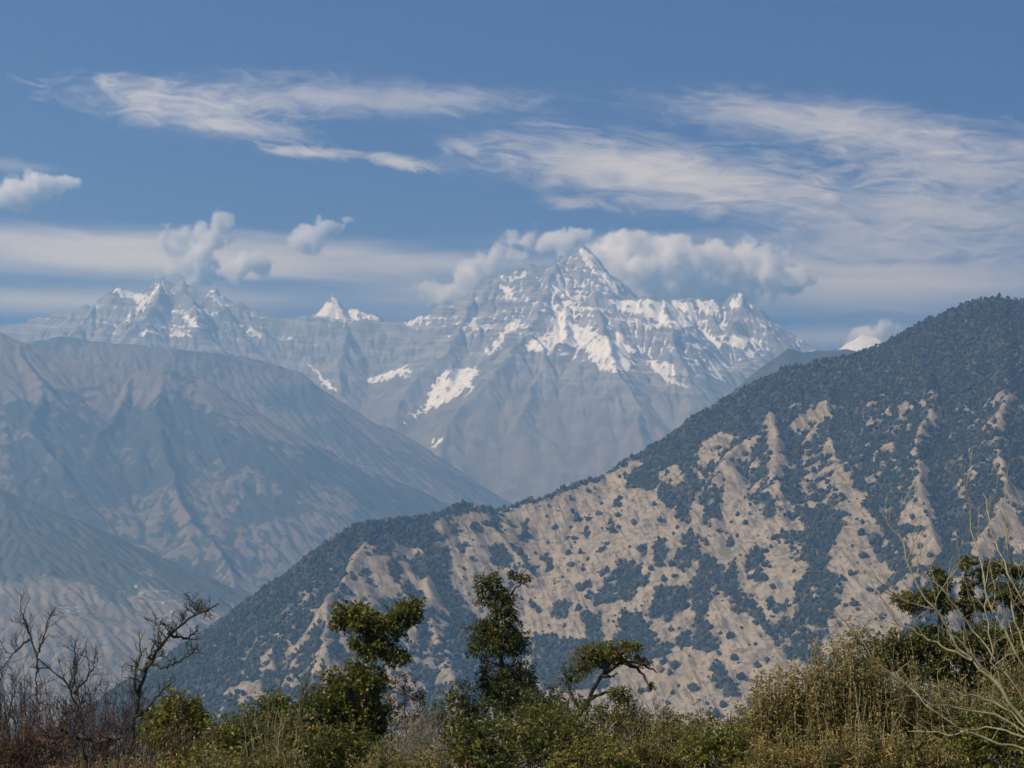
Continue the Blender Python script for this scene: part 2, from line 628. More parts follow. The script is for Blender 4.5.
# powder on ledges high up, thick snowfields where the photo shows them
line_ = np.interp(px, [0, 120, 260, 420, 500, 560, 640, 720, 780], [335, 345, 350, 352, 350, 360, 372, 388, 360])
high = np.clip((line_ - py) / 45 + 0.5 + 0.5 * n1, 0, 1)
powder = high * np.clip(1.02 - slope * 0.62 + 0.65 * n2 + 0.35 * band - 0.5 * curv, 0, 1)
powder *= np.where(px > 520, 1.0, 0.72)
jx = px + 7 * n1 + 9 * n2
jy = py + 5 * fbm(sn.X, sn.Y, 240, 5, 19) + 4 * n2
SNOW = [
    [(112, 289), (125, 288), (150, 296), (143, 303), (120, 296)],
    [(158, 283), (167, 280), (150, 300), (128, 322), (118, 330), (135, 308)],
    [(168, 310), (180, 312), (195, 316), (212, 328), (200, 328), (186, 320)],
    [(137, 333), (155, 328), (158, 333), (140, 338)],
    [(165, 334), (180, 330), (192, 336), (176, 339)],
    [(250, 328), (262, 336), (246, 340)],
    [(210, 289), (230, 305), (222, 306), (205, 294)],
    [(306, 314), (333, 296), (380, 320), (330, 321)],
    [(302, 362), (312, 366), (330, 384), (341, 396), (325, 384), (312, 371)],
    [(364, 378), (385, 372), (410, 365), (414, 372), (396, 378), (372, 386)],
    [(440, 372), (478, 366), (470, 386), (450, 402), (420, 412), (400, 425), (425, 404)],
    [(514, 316), (520, 322), (505, 342), (490, 356), (486, 352), (500, 332)],
    [(404, 322), (428, 311), (424, 322), (408, 327)],
    [(496, 280), (530, 270), (528, 276), (505, 282)],
    [(550, 266), (562, 260), (566, 268), (556, 274)],
    [(585, 246), (606, 262), (625, 272), (606, 271), (594, 260)],
    [(548, 284), (565, 272), (562, 284), (552, 288)],
    [(498, 286), (512, 288), (516, 300), (502, 298)],
    [(556, 303), (574, 300), (566, 324), (556, 336), (548, 336), (552, 318)],
    [(521, 345), (545, 336), (575, 332), (588, 350), (560, 345), (545, 352), (528, 352)],
    [(582, 345), (610, 352), (634, 362), (628, 370), (604, 374), (592, 360)],
    [(584, 326), (596, 322), (592, 330)],
    [(612, 334), (618, 332), (630, 346), (622, 348)],
    [(648, 360), (670, 362), (676, 378), (687, 389), (668, 384), (655, 374)],
    [(660, 312), (690, 306), (700, 318), (690, 330), (672, 322)],
    [(695, 300), (712, 300), (722, 312), (706, 316)],
    [(736, 298), (746, 293), (742, 306), (730, 312)],
    [(700, 330), (716, 338), (722, 350), (706, 348)],
    [(705, 352), (716, 364), (727, 381), (720, 381), (708, 366)],
    [(725, 335), (752, 338), (740, 352), (728, 346)],
    [(742, 352), (762, 346), (748, 362)],
    [(582, 252), (586, 248), (602, 270), (628, 291), (606, 292), (592, 276)],
    [(548, 288), (562, 276), (570, 280), (562, 296), (550, 298)],
    [(610, 300), (650, 300), (690, 303), (700, 322), (676, 330), (650, 318), (625, 312)],
    [(560, 318), (600, 335), (640, 350), (620, 358), (580, 345), (548, 345)],
    [(428, 446), (440, 438), (442, 444), (432, 449)],
]
snow = powder
for poly in SNOW:
    m = inpoly(jx, jy, poly)
    snow = np.maximum(snow, np.where(m, 0.95 - 0.5 * np.clip(-n2 * 2 + 1.2 * curv, 0, 1), 0))
snow = np.clip(snow, 0, 1)
low = np.clip((py - line_) / 60, 0, 1)

mt, nt, b = material('snowy rock')
geo = nt.new('ShaderNodeNewGeometry')
pos = geo.outputs['Position']
sp = nt.new('ShaderNodeSeparateXYZ')
nt.l.new(pos, sp.inputs[0])
nz = nt.noise(pos, 0.006, 9, 0.62)
nz2 = nt.noise(pos, 0.03, 6, 0.65)
strat = nt.noise(nt.combine(nt.math('MULTIPLY', sp.outputs[0], 0.0016), nt.math('MULTIPLY', sp.outputs[1], 0.0012),
                            nt.math('ADD', nt.math('MULTIPLY', sp.outputs[2], 0.03), nt.math('MULTIPLY', sp.outputs[0], 0.003))), 1.0, 5, 0.6)
rock = nt.mix(nt.ramp(nz, 0.3, 0.7), (0.10, 0.10, 0.102), (0.27, 0.262, 0.25))
rock = nt.mix(nt.math('MULTIPLY', nt.ramp(strat, 0.48, 0.62), 0.6), rock, (0.42, 0.40, 0.375))
foot = nt.mix(nt.ramp(nz, 0.35, 0.68), (0.135, 0.120, 0.095), (0.23, 0.19, 0.15))
rock = nt.mix(nt.attr('low'), rock, foot)
sm = nt.math('ADD', nt.attr('snow'), nt.math('ADD', nt.math('MULTIPLY', nt.math('SUBTRACT', nz2, 0.5), 0.9), nt.math('MULTIPLY', nt.math('SUBTRACT', strat, 0.5), 0.7)))
sf = nt.ramp(sm, 0.42, 0.72)
col = nt.mix(sf, rock, (0.87, 0.88, 0.90))
nt.l.new(col, b.inputs['Base Color'])
bump = nt.new('ShaderNodeBump')
bump.inputs['Strength'].default_value = 0.6
bump.inputs['Distance'].default_value = 14
nt.l.new(nz2, bump.inputs['Height'])
nt.l.new(bump.outputs[0], b.inputs['Normal'])
SNOWROCK = mt
o = link('snow_mountains', sn.mesh('snow_mountains', mt, {'snow': snow, 'low': low}))
tag(o, 'distant range of grey rock peaks streaked with snow, far across the hazy valley', 'mountains', kind='structure')

# lone white summit seen past the shoulder of the right ridge
pk = Field(2900, 5200, 20400, 21900, 20, FLOOR)
pc = crest([(815, 372, 21200), (838, 354, 21200), (851, 341, 21200), (862, 335, 21200), (875, 337, 21200), (892, 350, 21200), (925, 372, 21200), (970, 400, 21200)])
pk.warp(40, 300, 8)
pk.line(pc, 0.75, 0.2)
pk.spurs(pc, rng, 350, 0.5, 0.85, 600, depth=2)
pk.Z += 14 * fbm(pk.X, pk.Y, 150, 5, 4)
o = link('snow_peak', pk.mesh('snow_peak', mt, {'snow': np.full(pk.X.shape, 0.95), 'low': np.zeros(pk.X.shape)}))
tag(o, 'small pure white summit peeping over the shoulder of the dark right ridge', 'mountain', kind='structure')


# ------------------------------------------------------------------ middle distance
def land_material(name, grass, forest, rockc, sc=0.01):
    m, nt, b = material(name)
    geo = nt.new('ShaderNodeNewGeometry')
    pos = geo.outputs['Position']
    a = nt.noise(pos, sc, 9, 0.6)
    c = nt.noise(pos, sc * 6, 7, 0.65)
    g = nt.mix(nt.ramp(a, 0.3, 0.7), tuple(x * 0.72 for x in grass), grass)
    g = nt.mix(nt.ramp(c, 0.55, 0.75), g, rockc)
    fr = nt.math('ADD', nt.attr('forest'), nt.math('ADD', nt.math('MULTIPLY', nt.math('SUBTRACT', c, 0.5), 1.5), nt.math('MULTIPLY', nt.math('SUBTRACT', a, 0.5), 0.8)))
    col = nt.mix(nt.ramp(fr, 0.40, 0.62), g, nt.mix(c, tuple(x * 0.7 for x in forest), tuple(x * 1.3 for x in forest)))
    col = nt.mix(nt.ramp(nt.attr('pale'), 0.4, 0.7), col, (0.42, 0.36, 0.28))
    nt.l.new(col, b.inputs['Base Color'])
    bump = nt.new('ShaderNodeBump')
    bump.inputs['Strength'].default_value = 0.7
    bump.inputs['Distance'].default_value = 9
    nt.l.new(c, bump.inputs['Height'])
    nt.l.new(bump.outputs[0], b.inputs['Normal'])
    return m


def hill(name, label, ext, step, lines, mat, seed, spacing, slope=0.75, g=0.5, length=1500, forest=None, ero=160000, rough=24, pale=None, drop=15, warp=(80, 700), cat='mountain'):
    rg = np.random.default_rng(seed)
    f = Field(*ext, step, FLOOR)
    f.warp(warp[0], warp[1], seed)
    f.warp(warp[0] * 0.4, warp[1] * 0.3, seed + 5)
    for ln, own in lines:
        f.line(ln, slope, 0.3, warped=not own)
        f.spurs(ln, rg, spacing if own else spacing * 0.5, g, slope * 1.0, length if own else length * 0.45, depth=2, toward=R(-80) if own else None, bend=0.3, drop=drop, jitter=0.48)
    f.Z += rough * fbm(f.X + f.wx, f.Y + f.wy, 340, 6, seed + 3, 0.52, ridged=True) * np.clip((f.Z - FLOOR) / 500, 0, 1) - rough * 0.4
    f.erode(ero, rg, steps=36, batches=5, cap=5)
    f.Z += 10 * fbm(f.X, f.Y, 120, 5, seed + 9, 0.58) * np.clip((f.Z - FLOOR) / 400, 0, 1)
    px, py = to_px(f.X, f.Y, f.Z)
    at_ = {'forest': forest(f, px, py), 'pale': pale(f, px, py) if pale else np.zeros(f.X.shape)}
    o = link(name, f.mesh(name, mat, at_))
    tag(o, label, cat, kind='structure')
    return f, o


# hazy ridge between the brown mountain and the snow
m_mid = land_material('bare upland', (0.19, 0.16, 0.125), (0.05, 0.055, 0.045), (0.17, 0.15, 0.125), 0.004)
mid_c = crest([(-160, 352, 15500), (-60, 345, 15500), (20, 343, 15500), (60, 336, 15500), (95, 340, 15500), (150, 346, 15600), (200, 351, 15600), (250, 358, 15700), (300, 372, 15700), (332, 396, 15700),
               (370, 420, 15700), (402, 433, 15700), (425, 447, 15600), (450, 464, 15500), (475, 480, 15400), (505, 500, 15300), (560, 540, 15200)])
hill('hazy_ridge', 'smooth blue-grey ridge in haze below the left snow peaks', (-6000, 1700, 12600, 17000), 17, [(mid_c, True)], m_mid, 21, 620,
     slope=0.80, g=0.66, drop=40, length=1100, forest=lambda f, px, py: 0.48 + 0.6 * fbm(f.X, f.Y, 700, 4, 8), ero=90000, rough=16)
right_c = crest([(640, 600, 11000), (668, 500, 11000), (690, 446, 11000), (715, 410, 11000), (742, 384, 11000), (770, 360, 11000), (788, 348, 11000), (802, 352, 11000), (825, 351, 11000),
                 (845, 348, 11000), (872, 356, 11000), (930, 372, 11000), (1050, 390, 11000), (1200, 420, 11000)])
hill('far_wooded_ridge', 'dim blue wooded ridge behind the crest of the right ridge', (-500, 4800, 9000, 12200), 16, [(right_c, True)], m_mid, 23, 520,
     slope=0.86, g=0.66, drop=40, length=900, forest=lambda f, px, py: 0.75 + 0.4 * fbm(f.X, f.Y, 500, 4, 8), ero=60000, rough=16)

# brown-topped mountain on the left
m_brown = land_material('dry upland', (0.20, 0.160, 0.122), (0.050, 0.056, 0.047), (0.25, 0.215, 0.175), 0.006)
YB = 13200
br_c = crest([(-260, 330, YB), (-120, 326, YB), (-40, 330, YB), (0, 334, YB), (22, 342, YB), (50, 353, YB), (90, 363, YB), (130, 371, YB), (165, 370, YB), (200, 376, YB), (216, 386, YB), (240, 402, YB),
              (270, 425, YB + 100), (300, 441, YB + 200), (330, 452, YB + 250), (346, 462, YB + 300), (372, 472, YB + 300), (402, 484, YB + 300), (432, 496, YB + 300), (470, 512, YB + 300)])
br_sp = [follow(q, YB, 0.52) for q in (
    [(20, 342), (40, 385), (30, 430), (60, 470)],
    [(130, 371), (118, 412), (92, 452), (84, 500), (110, 540)],
    [(216, 386), (205, 420), (222, 462), (282, 500), (310, 540)],
    [(165, 370), (160, 420), (168, 468), (190, 520), (230, 570), (240, 610)],
    [(300, 441), (330, 480), (352, 520), (340, 560)])]


def brown_forest(f, px, py):
    n = fbm(f.X, f.Y, 420, 5, 41)
    n2 = fbm(f.X, f.Y, 90, 4, 43)
    c = f.curvature(6)
    top = np.clip((py - np.interp(px, [0, 100, 200, 300], [400, 394, 398, 445])) / 30 + 0.5 + 1.6 * n + 0.7 * n2, 0, 1)
    lit = np.zeros(px.shape)  # sunlit spur faces put into the colour: thinner woods, paler ground
    jx, jy = px + 26 * n + 14 * n2, py + 22 * fbm(f.X, f.Y, 300, 5, 47) + 12 * n2
    for poly in ([(92, 520), (120, 500), (210, 478), (245, 470), (240, 520), (225, 545), (190, 570), (150, 572), (110, 545)],
                 [(245, 520), (290, 515), (330, 500), (350, 530), (320, 560), (280, 580), (240, 640), (200, 640), (215, 580)],
                 [(240, 470), (270, 478), (292, 497), (270, 495)], [(300, 495), (320, 505), (345, 515), (350, 500), (320, 480)],
                 [(0, 340), (10, 500), (-10, 500)]):
        lit = np.maximum(lit, inpoly(jx, jy, poly))
    dens = top * (0.80 - 0.55 * lit) + lit * (0.02 - 1.6 * np.minimum(c, 0) + 0.5 * n2)
    return np.clip(dens + 0.75 * n2 * top + 0.35 * n * top, 0, 1.2)


hill('brown_mountain', 'broad mountain with bare brown top and dark wooded flanks on the left', (-5400, 1000, 9900, 14600), 13, [(br_c, True)] + [(q, False) for q in br_sp], m_brown, 31, 680,
     slope=0.74, g=0.58, length=1300, forest=brown_forest, ero=60000, rough=26, drop=50)

# nearer terraced spur, lower left
m_ter = land_material('terraced slope', (0.24, 0.20, 0.15), (0.075, 0.082, 0.066), (0.21, 0.185, 0.15), 0.009)
YT = 9000
te_c = crest([(-300, 430, YT), (-180, 462, YT), (-80, 478, YT), (0, 488, YT), (45, 503, YT), (90, 527, YT - 60), (120, 554, YT - 120), (150, 579, YT - 180), (190, 602, YT - 240), (225, 640, YT - 320), (250, 690, YT - 400)])


def ter_forest(f, px, py):
    n = fbm(f.X, f.Y, 300, 5, 51)
    n2 = fbm(f.X, f.Y, 80, 4, 53)
    d = np.clip((np.interp(px, [0, 60, 110, 150, 200], [575, 578, 590, 580, 605]) - py) / 25 + 0.5 + 0.7 * n, 0, 1)
    return np.clip(d * 0.95 + (1 - d) * (0.33 + 0.5 * n) + 0.3 * n2, 0, 1.2)


def ter_pale(f, px, py):
    n = fbm(f.X, f.Y, 160, 3, 55)
    st = (np.sin(f.Z / 9.0 * 2 * math.pi / 2.2 + 3 * n) > 0.80)
    where = inpoly(px, py, [(112, 585), (150, 580), (185, 600), (190, 622), (150, 625), (118, 610)]) | inpoly(px, py, [(50, 605), (100, 608), (100, 620), (55, 616)])
    return 0.75 * (st & where & (n > -0.05))


ter_f, _o = hill('terraced_hill', 'nearer dark hillside with pale farm terraces at the lower left', (-3900, -600, 6500, 9900), 10, [(te_c, True)], m_ter, 37, 420, slope=0.56, drop=30, g=0.46, length=900,
                 forest=ter_forest, ero=120000, rough=26, pale=ter_pale, cat='hill')

# farmhouses among the terraces, a few pixels each
hm, nt, b = material('whitewashed wall')
b.inputs['Base Color'].default_value = (0.72, 0.70, 0.66, 1)
rm_, nt, b = material('tin roof')
b.inputs['Base Color'].default_value = (0.50, 0.52, 0.55, 1)
b.inputs['Roughness'].default_value = 0.5


def on_field(f, px, py):
    d = ray(px, py)
    for Y in np.arange(f.y[0], f.y[-1], 6.0):
        p_ = d * (Y / d[1])
        if f.sample(p_[0], p_[1]) >= p_[2]:
            return p_
    return None


def house_mesh(w_, d_, h_, r_):
    x, y = w_ / 2, d_ / 2
    V = [(-x, -y, -6), (x, -y, -6), (x, y, -6), (-x, y, -6), (-x, -y, h_), (x, -y, h_), (x, y, h_), (-x, y, h_), (-x, 0, h_ + r_), (x, 0, h_ + r_)]
    F4 = [(0, 1, 5, 4), (1, 2, 6, 5), (2, 3, 7, 6), (3, 0, 4, 7), (4, 7, 8, 8), (5, 9, 6, 6)]
    walls = bpy.data.meshes.new('wall')
    walls.from_pydata(V, [], [q if q[2] != q[3] else q[:3] for q in F4])
    e = 0.8
    R4 = [(-x - e, -y - e, h_ - 0.3), (x + e, -y - e, h_ - 0.3), (x + e, 0, h_ + r_ + 0.15), (-x - e, 0, h_ + r_ + 0.15), (x + e, y + e, h_ - 0.3), (-x - e, y + e, h_ - 0.3)]
    roof = bpy.data.meshes.new('roof')
    roof.from_pydata(R4, [], [(0, 1, 2, 3), (3, 2, 4, 5)])
    walls.materials.append(hm)
    roof.materials.append(rm_)
    return walls, roof


HOUSES = [(141, 594, 20, 'largest white farmhouse on the terraces of the lower left hillside'), (136, 587, 15, 'small pale farmhouse just above the largest white one on the terraces'),
          (163, 604, 14, 'pale farmhouse at the middle of the terraces, right of the largest white one'), (171, 613, 15, 'lowest right farmhouse under the terrace lines'),
          (68, 612, 15, 'lone pale farmhouse left of the terraces, above the bare trees')]
for hx, hy, hw, hl in HOUSES:
    p_ = on_field(ter_f, hx, hy)
    if p_ is None:
        continue
    o = bpy.data.objects.new('farmhouse', None)
    COL.objects.link(o)
    o.location = p_
    o.rotation_euler = (0, 0, 0.2)
    tag(o, hl, 'house', 'farmhouses on the terraces')
    wl, rf = house_mesh(hw, 9, 6.5, 2.6)
    link('wall', wl, o)
    link('roof', rf, o)

# ------------------------------------------------------------------ the wooded ridge across the near valley
rng = np.random.default_rng(11)
YN = 5500
nr = Field(-1700, 2300, 3600, 6700, 6, FLOOR)
nr.warp(40, 420, 60)
nr.warp(16, 130, 66)
rc = crest([(60, 960, 4750), (110, 850, 4800), (146, 760, 4830), (180, 690, 4860), (215, 656, 4880), (250, 620, 4900), (285, 580, 4930), (320, 550, 4960), (345, 532, 5000), (362, 523, 5040), (382, 522, 5090), (410, 521, 5160),
            (440, 515, 5220), (456, 508, 5270), (480, 507, 5320), (502, 507, 5360), (520, 504, 5390), (545, 497, 5420), (566, 490, 5440), (592, 480, 5470), (620, 466, 5500), (640, 454, 5520), (670, 436, 5540),
            (700, 415, 5560), (730, 397, 5580), (760, 380, 5590), (790, 367, 5600), (820, 363, 5600), (850, 358, 5600), (872, 349, 5600), (900, 335, 5600), (926, 323, 5600), (950, 309, 5600), (976, 302, 5600),
            (1000, 299, 5600), (1024, 302, 5600), (1070, 312, 5580), (1130, 330, 5560), (1220, 350, 5520), (1330, 390, 5480)])
nr.line(rc, 0.80, 0.22, warped=False)
NS = [  # start px, depth at the crest, then the line of the spur down the face
    ([(410, 521), (420, 560), (440, 610), (452, 660), (470, 710)], 5160),
    ([(362, 523), (352, 565), (330, 610), (322, 650), (330, 700)], 5040),
    ([(285, 580), (275, 625), (260, 665), (262, 700)], 4930),
    ([(470, 507), (505, 545), (545, 588), (578, 622), (598, 650), (610, 690)], 5310),
    ([(592, 480), (612, 500), (622, 540), (634, 580), (640, 612)], 5470),
    ([(620, 466), (655, 486), (676, 516), (700, 548), (726, 566)], 5500),
    ([(640, 540), (662, 590), (682, 648), (722, 682), (760, 708), (790, 735)], 5290),
    ([(670, 436), (692, 478), (706, 530), (722, 572), (752, 612), (800, 664), (836, 700)], 5540),
    ([(760, 380), (775, 430), (772, 480), (782, 520), (792, 540)], 5590),
    ([(820, 363), (832, 420), (836, 463), (852, 492), (868, 530), (886, 560), (908, 590), (925, 640)], 5600),
    ([(926, 323), (930, 390), (918, 450), (922, 500), (930, 545)], 5600),
    ([(1000, 299), (1010, 380), (1002, 440), (1010, 490), (985, 528), (962, 570), (950, 620)], 5600),
    ([(1130, 330), (1110, 420), (1100, 500), (1080, 580)], 5560),
]
for sp, y0 in NS:
    q = follow(sp, y0, 0.60)
    nr.line(q, 0.84, 0.08)
    nr.spurs(q, rng, 260, 0.62, 0.80, 320, depth=2, bend=0.08, drop=14, jitter=0.5)
nr.spurs(rc, rng, 420, 0.6, 0.74, 420, depth=2, toward=R(-88), bend=0.15, drop=22, jitter=0.48)
nr.Z += 16 * fbm(nr.X, nr.Y, 170, 6, 71, 0.55, ridged=True) * np.clip((nr.Z - FLOOR) / 300, 0, 1) - 7
nr.erode(150000, rng, steps=40, batches=5, cap=3)
nr.smooth(1)
nr.Z += 4.6 * fbm(nr.X, nr.Y, 46, 4, 99, 0.62) + 8 * fbm(nr.X + nr.wx, nr.Y + nr.wy, 120, 3, 98, ridged=True)
px, py = to_px(nr.X, nr.Y, nr.Z)
c6 = nr.curvature(8)
gx, gy = nr.grad()
N1 = fbm(nr.X, nr.Y, 240, 5, 81)
N2 = fbm(nr.X, nr.Y, 60, 4, 83)
N3 = fbm(nr.X, nr.Y, 26, 3, 85)
# how wooded the slope is: a belt under the crest, gullies, the left shoulder; open grass on the spurs
top_y = np.interp(px, [180, 250, 320, 362, 410, 456, 502, 545, 592, 640, 700, 760, 850, 900, 950, 1000, 1100],
                  [688, 620, 550, 523, 521, 508, 507, 497, 480, 454, 415, 380, 358, 335, 309, 299, 320])
below = py - top_y
NB = fbm(nr.X, nr.Y, 120, 3, 82)
cl = nr.curvature(60)
jx = px + 5 * N2 + 4 * N3 + 4 * NB
jy = py + 4 * fbm(nr.X, nr.Y, 60, 3, 88) + 4 * fbm(nr.X, nr.Y, 26, 3, 89)
# how wooded each part of the slope is (outline, share of cover), later ones over earlier ones
COVER = [
    ([(0, 0), (1400, 0), (1400, 900), (0, 900)], 0.05),
    ([(0, 900), (60, 640), (180, 600), (300, 540), (345, 520), (352, 560), (345, 610), (335, 740), (330, 900)], 0.86),
    ([(335, 600), (420, 590), (470, 620), (470, 720), (330, 740)], 0.55),
    ([(640, 400), (700, 340), (960, 200), (1400, 150), (1400, 560), (930, 600), (905, 590), (880, 548), (845, 500), (800, 520), (700, 500), (640, 480)], 0.90),
    ([(640, 400), (700, 340), (960, 200), (1400, 150), (1400, 330), (1030, 395), (950, 385), (850, 395), (780, 402), (740, 430), (700, 445), (690, 470), (640, 470)], 0.985),
    ([(700, 444), (718, 432), (758, 440), (762, 486), (700, 488), (690, 470)], 0.42),
    ([(762, 450), (830, 440), (850, 460), (835, 500), (800, 520), (770, 500)], 0.58),
    ([(688, 505), (700, 500), (718, 532), (684, 532)], 0.05), ([(726, 485), (760, 486), (755, 505), (790, 530), (770, 545), (715, 535)], 0.10),
    ([(762, 420), (775, 416), (779, 430), (786, 450), (770, 448)], 0.12), ([(788, 427), (810, 405), (833, 404), (832, 419), (815, 437), (795, 433)], 0.2),
    ([(862, 400), (930, 396), (935, 425), (890, 432), (862, 425)], 0.66), ([(955, 402), (1012, 394), (1010, 428), (960, 430)], 0.66), ([(860, 445), (900, 440), (900, 470), (862, 480)], 0.64),
    ([(905, 470), (935, 465), (930, 500), (905, 500)], 0.66), ([(955, 455), (985, 450), (975, 500), (955, 505)], 0.62),
    ([(830, 466), (838, 461), (862, 492), (868, 512), (884, 530), (905, 560), (880, 545), (860, 520), (845, 522), (835, 490)], 0.32),
    ([(846, 524), (868, 533), (890, 560), (908, 590), (902, 640), (828, 640), (828, 552)], 0.03),
    ([(897, 505), (930, 500), (938, 522), (915, 528), (898, 520)], 0.15), ([(905, 534), (938, 532), (936, 560), (918, 568)], 0.10), ([(950, 532), (962, 530), (962, 540), (952, 542)], 0.1),
    ([(970, 552), (985, 528), (1018, 488), (1030, 500), (1010, 535), (985, 560)], 0.08), ([(1005, 545), (1040, 505), (1060, 520), (1020, 560)], 0.1),
    ([(940, 545), (962, 560), (1040, 560), (1040, 640), (905, 640), (918, 580)], 0.75),
    # clearings on the left shoulder
    ([(302, 610), (330, 606), (342, 618), (320, 624)], 0.05), ([(262, 652), (276, 650), (272, 672), (258, 670)], 0.2), ([(285, 640), (300, 640), (296, 690), (284, 690)], 0.35), ([(238, 655), (250, 652), (246, 662), (236, 664)], 0.3),
    ([(200, 655), (226, 648), (220, 662), (200, 668)], 0.5), ([(236, 684), (262, 680), (262, 700), (240, 706)], 0.15), ([(300, 628), (312, 626), (310, 640), (300, 640)], 0.2), ([(350, 568), (364, 562), (384, 600), (366, 608), (352, 590)], 0.22),
    # clumps and gully woods
    ([(340, 530), (360, 519), (386, 519), (388, 531), (374, 536), (362, 545), (350, 552), (335, 556)], 0.95), ([(392, 523), (418, 523), (419, 545), (397, 544)], 0.95), ([(370, 540), (392, 537), (390, 552), (374, 556)], 0.85),
    ([(414, 531), (432, 526), (449, 535), (445, 541), (435, 549), (412, 548)], 0.9), ([(415, 552), (445, 545), (450, 560), (446, 580), (462, 600), (472, 616), (486, 620), (486, 645), (455, 645), (440, 600), (420, 575), (405, 570)], 0.92),
    ([(388, 559), (402, 562), (403, 576), (391, 578)], 0.9), ([(404, 584), (410, 584), (411, 598), (403, 598)], 0.95), ([(440, 507), (456, 502), (461, 514), (450, 520), (440, 527)], 0.95),
    ([(450, 525), (457, 524), (459, 533), (452, 534)], 0.9), ([(470, 526), (479, 527), (478, 535), (470, 535)], 0.9), ([(488, 515), (497, 513), (502, 530), (496, 533)], 0.9), ([(503, 525), (511, 525), (511, 533), (504, 534)], 0.8), ([(521, 522), (528, 520), (529, 529), (522, 530)], 0.9),
    ([(485, 550), (497, 541), (506, 545), (514, 556), (511, 566), (494, 566)], 0.95), ([(515, 562), (532, 566), (534, 576), (518, 574)], 0.85), ([(528, 505), (537, 505), (538, 512), (529, 513)], 0.9), ([(545, 558), (553, 558), (553, 571), (545, 571)], 0.9),
    ([(580, 530), (592, 538), (590, 541), (579, 536)], 0.9), ([(592, 545), (605, 548), (604, 558), (594, 556)], 0.7), ([(608, 522), (616, 524), (614, 535), (608, 534)], 0.5), ([(586, 581), (593, 583), (594, 598), (587, 598)], 0.9),
    ([(602, 570), (612, 566), (614, 604), (595, 606)], 0.85), ([(617, 561), (641, 565), (641, 582), (633, 602), (614, 604)], 0.93), ([(636, 545), (647, 543), (644, 558), (635, 561)], 0.95), ([(652, 545), (662, 540), (668, 551), (662, 569), (652, 566)], 0.95),
    ([(673, 548), (689, 551), (691, 567), (675, 569)], 0.9), ([(678, 538), (690, 531), (698, 540), (702, 566), (690, 562)], 0.95), ([(640, 578), (653, 572), (648, 588), (640, 587)], 0.9),
    ([(650, 612), (655, 588), (686, 586), (686, 612), (668, 621), (650, 619)], 0.92), ([(624, 486), (634, 470), (656, 468), (656, 490), (640, 492)], 0.97), ([(656, 492), (675, 484), (692, 488), (690, 527), (680, 526), (668, 506)], 0.96),
    ([(700, 490), (716, 492), (722, 520), (714, 522), (704, 505)], 0.85), ([(657, 467), (680, 466), (683, 484), (668, 486), (658, 480)], 0.35),
    ([(540, 636), (580, 640), (606, 640), (612, 690), (540, 690)], 0.92), ([(440, 640), (480, 630), (545, 640), (545, 700), (440, 700)], 0.75), ([(552, 602), (568, 600), (567, 622), (552, 618)], 0.95), ([(570, 602), (585, 614), (602, 611), (604, 640), (590, 640), (580, 622)], 0.93),
    ([(610, 642), (625, 610), (640, 612), (656, 636), (662, 662), (640, 660), (610, 648)], 0.95), ([(659, 642), (676, 644), (661, 669)], 0.95), ([(676, 632), (690, 628), (689, 646), (680, 645)], 0.95),
    ([(690, 590), (696, 568), (712, 590), (704, 622), (716, 640), (726, 668), (738, 690), (748, 705), (724, 692), (706, 662), (696, 642)], 0.95), ([(692, 566), (713, 570), (713, 602), (692, 604)], 0.92), ([(738, 690), (756, 700), (770, 716), (750, 712)], 0.8),
    ([(701, 517), (708, 516), (710, 528), (703, 528)], 0.9), ([(701, 537), (709, 538), (709, 548), (702, 548)], 0.9), ([(726, 538), (732, 538), (732, 548), (726, 548)], 0.9),
    ([(750, 546), (763, 550), (764, 566), (751, 569)], 0.95), ([(748, 573), (765, 570), (771, 580), (755, 587)], 0.95), ([(771, 535), (796, 532), (796, 546), (774, 546)], 0.8), ([(788, 549), (801, 550), (799, 569), (790, 568)], 0.9),
    ([(800, 522), (815, 505), (836, 508), (847, 525), (831, 549), (826, 577), (806, 582), (802, 552)], 0.95), ([(795, 580), (820, 570), (839, 574), (841, 600), (826, 625), (820, 652), (808, 672), (796, 650), (790, 636), (796, 610)], 0.9),
    ([(695, 550), (708, 556), (735, 575), (737, 590), (756, 600), (766, 620), (782, 635), (790, 655), (772, 642), (750, 617), (733, 602), (714, 585), (700, 570)], 0.94), ([(725, 602), (740, 600), (740, 612), (727, 613)], 0.9),
    ([(765, 600), (790, 600), (795, 640), (780, 640)], 0.55), ([(730, 560), (742, 562), (740, 580), (732, 578)], 0.85), ([(700, 618), (725, 622), (724, 632), (706, 630)], 0.6), ([(886, 580), (894, 574), (900, 592), (890, 594)], 0.8),
    ([(868, 535), (878, 536), (908, 575), (905, 590), (896, 578), (880, 558)], 0.85),
    ([(690, 650), (720, 655), (716, 672), (690, 670)], 0.16),
]


def blur(m_, k):
    for _ in range(k):
        P = np.pad(m_, 1, mode='edge')
        m_ = 0.2 * (m_ + P[:-2, 1:-1] + P[2:, 1:-1] + P[1:-1, :-2] + P[1:-1, 2:])
    return m_


share = np.zeros(px.shape)
for poly, val in COVER:
    share[inpoly(jx, jy, poly)] = val
# crest strips: trees along the skyline
strip = (below < np.interp(px, [360, 400, 480, 560, 640], [22, 10, 6, 5, 5])) & (below > -60)
share = np.where(strip, 0.96, share)
share = np.where(below < -2, 1.0, share)
share = blur(share, 2)
N4 = fbm(nr.X, nr.Y, 15, 2, 86)
tex = 0.5 + 0.9 * (0.20 * NB + 0.50 * N2 + 0.75 * N3 + 0.35 * N4) - 0.18 * cl
dens = np.clip((share - 0.05 - (1 - tex)) * 2.6 + 0.5, 0, 1)
dens = np.where(share > 0.9, np.maximum(dens, 0.85), dens)
dens = np.where(share < 0.15, np.minimum(dens, 0.12), dens)

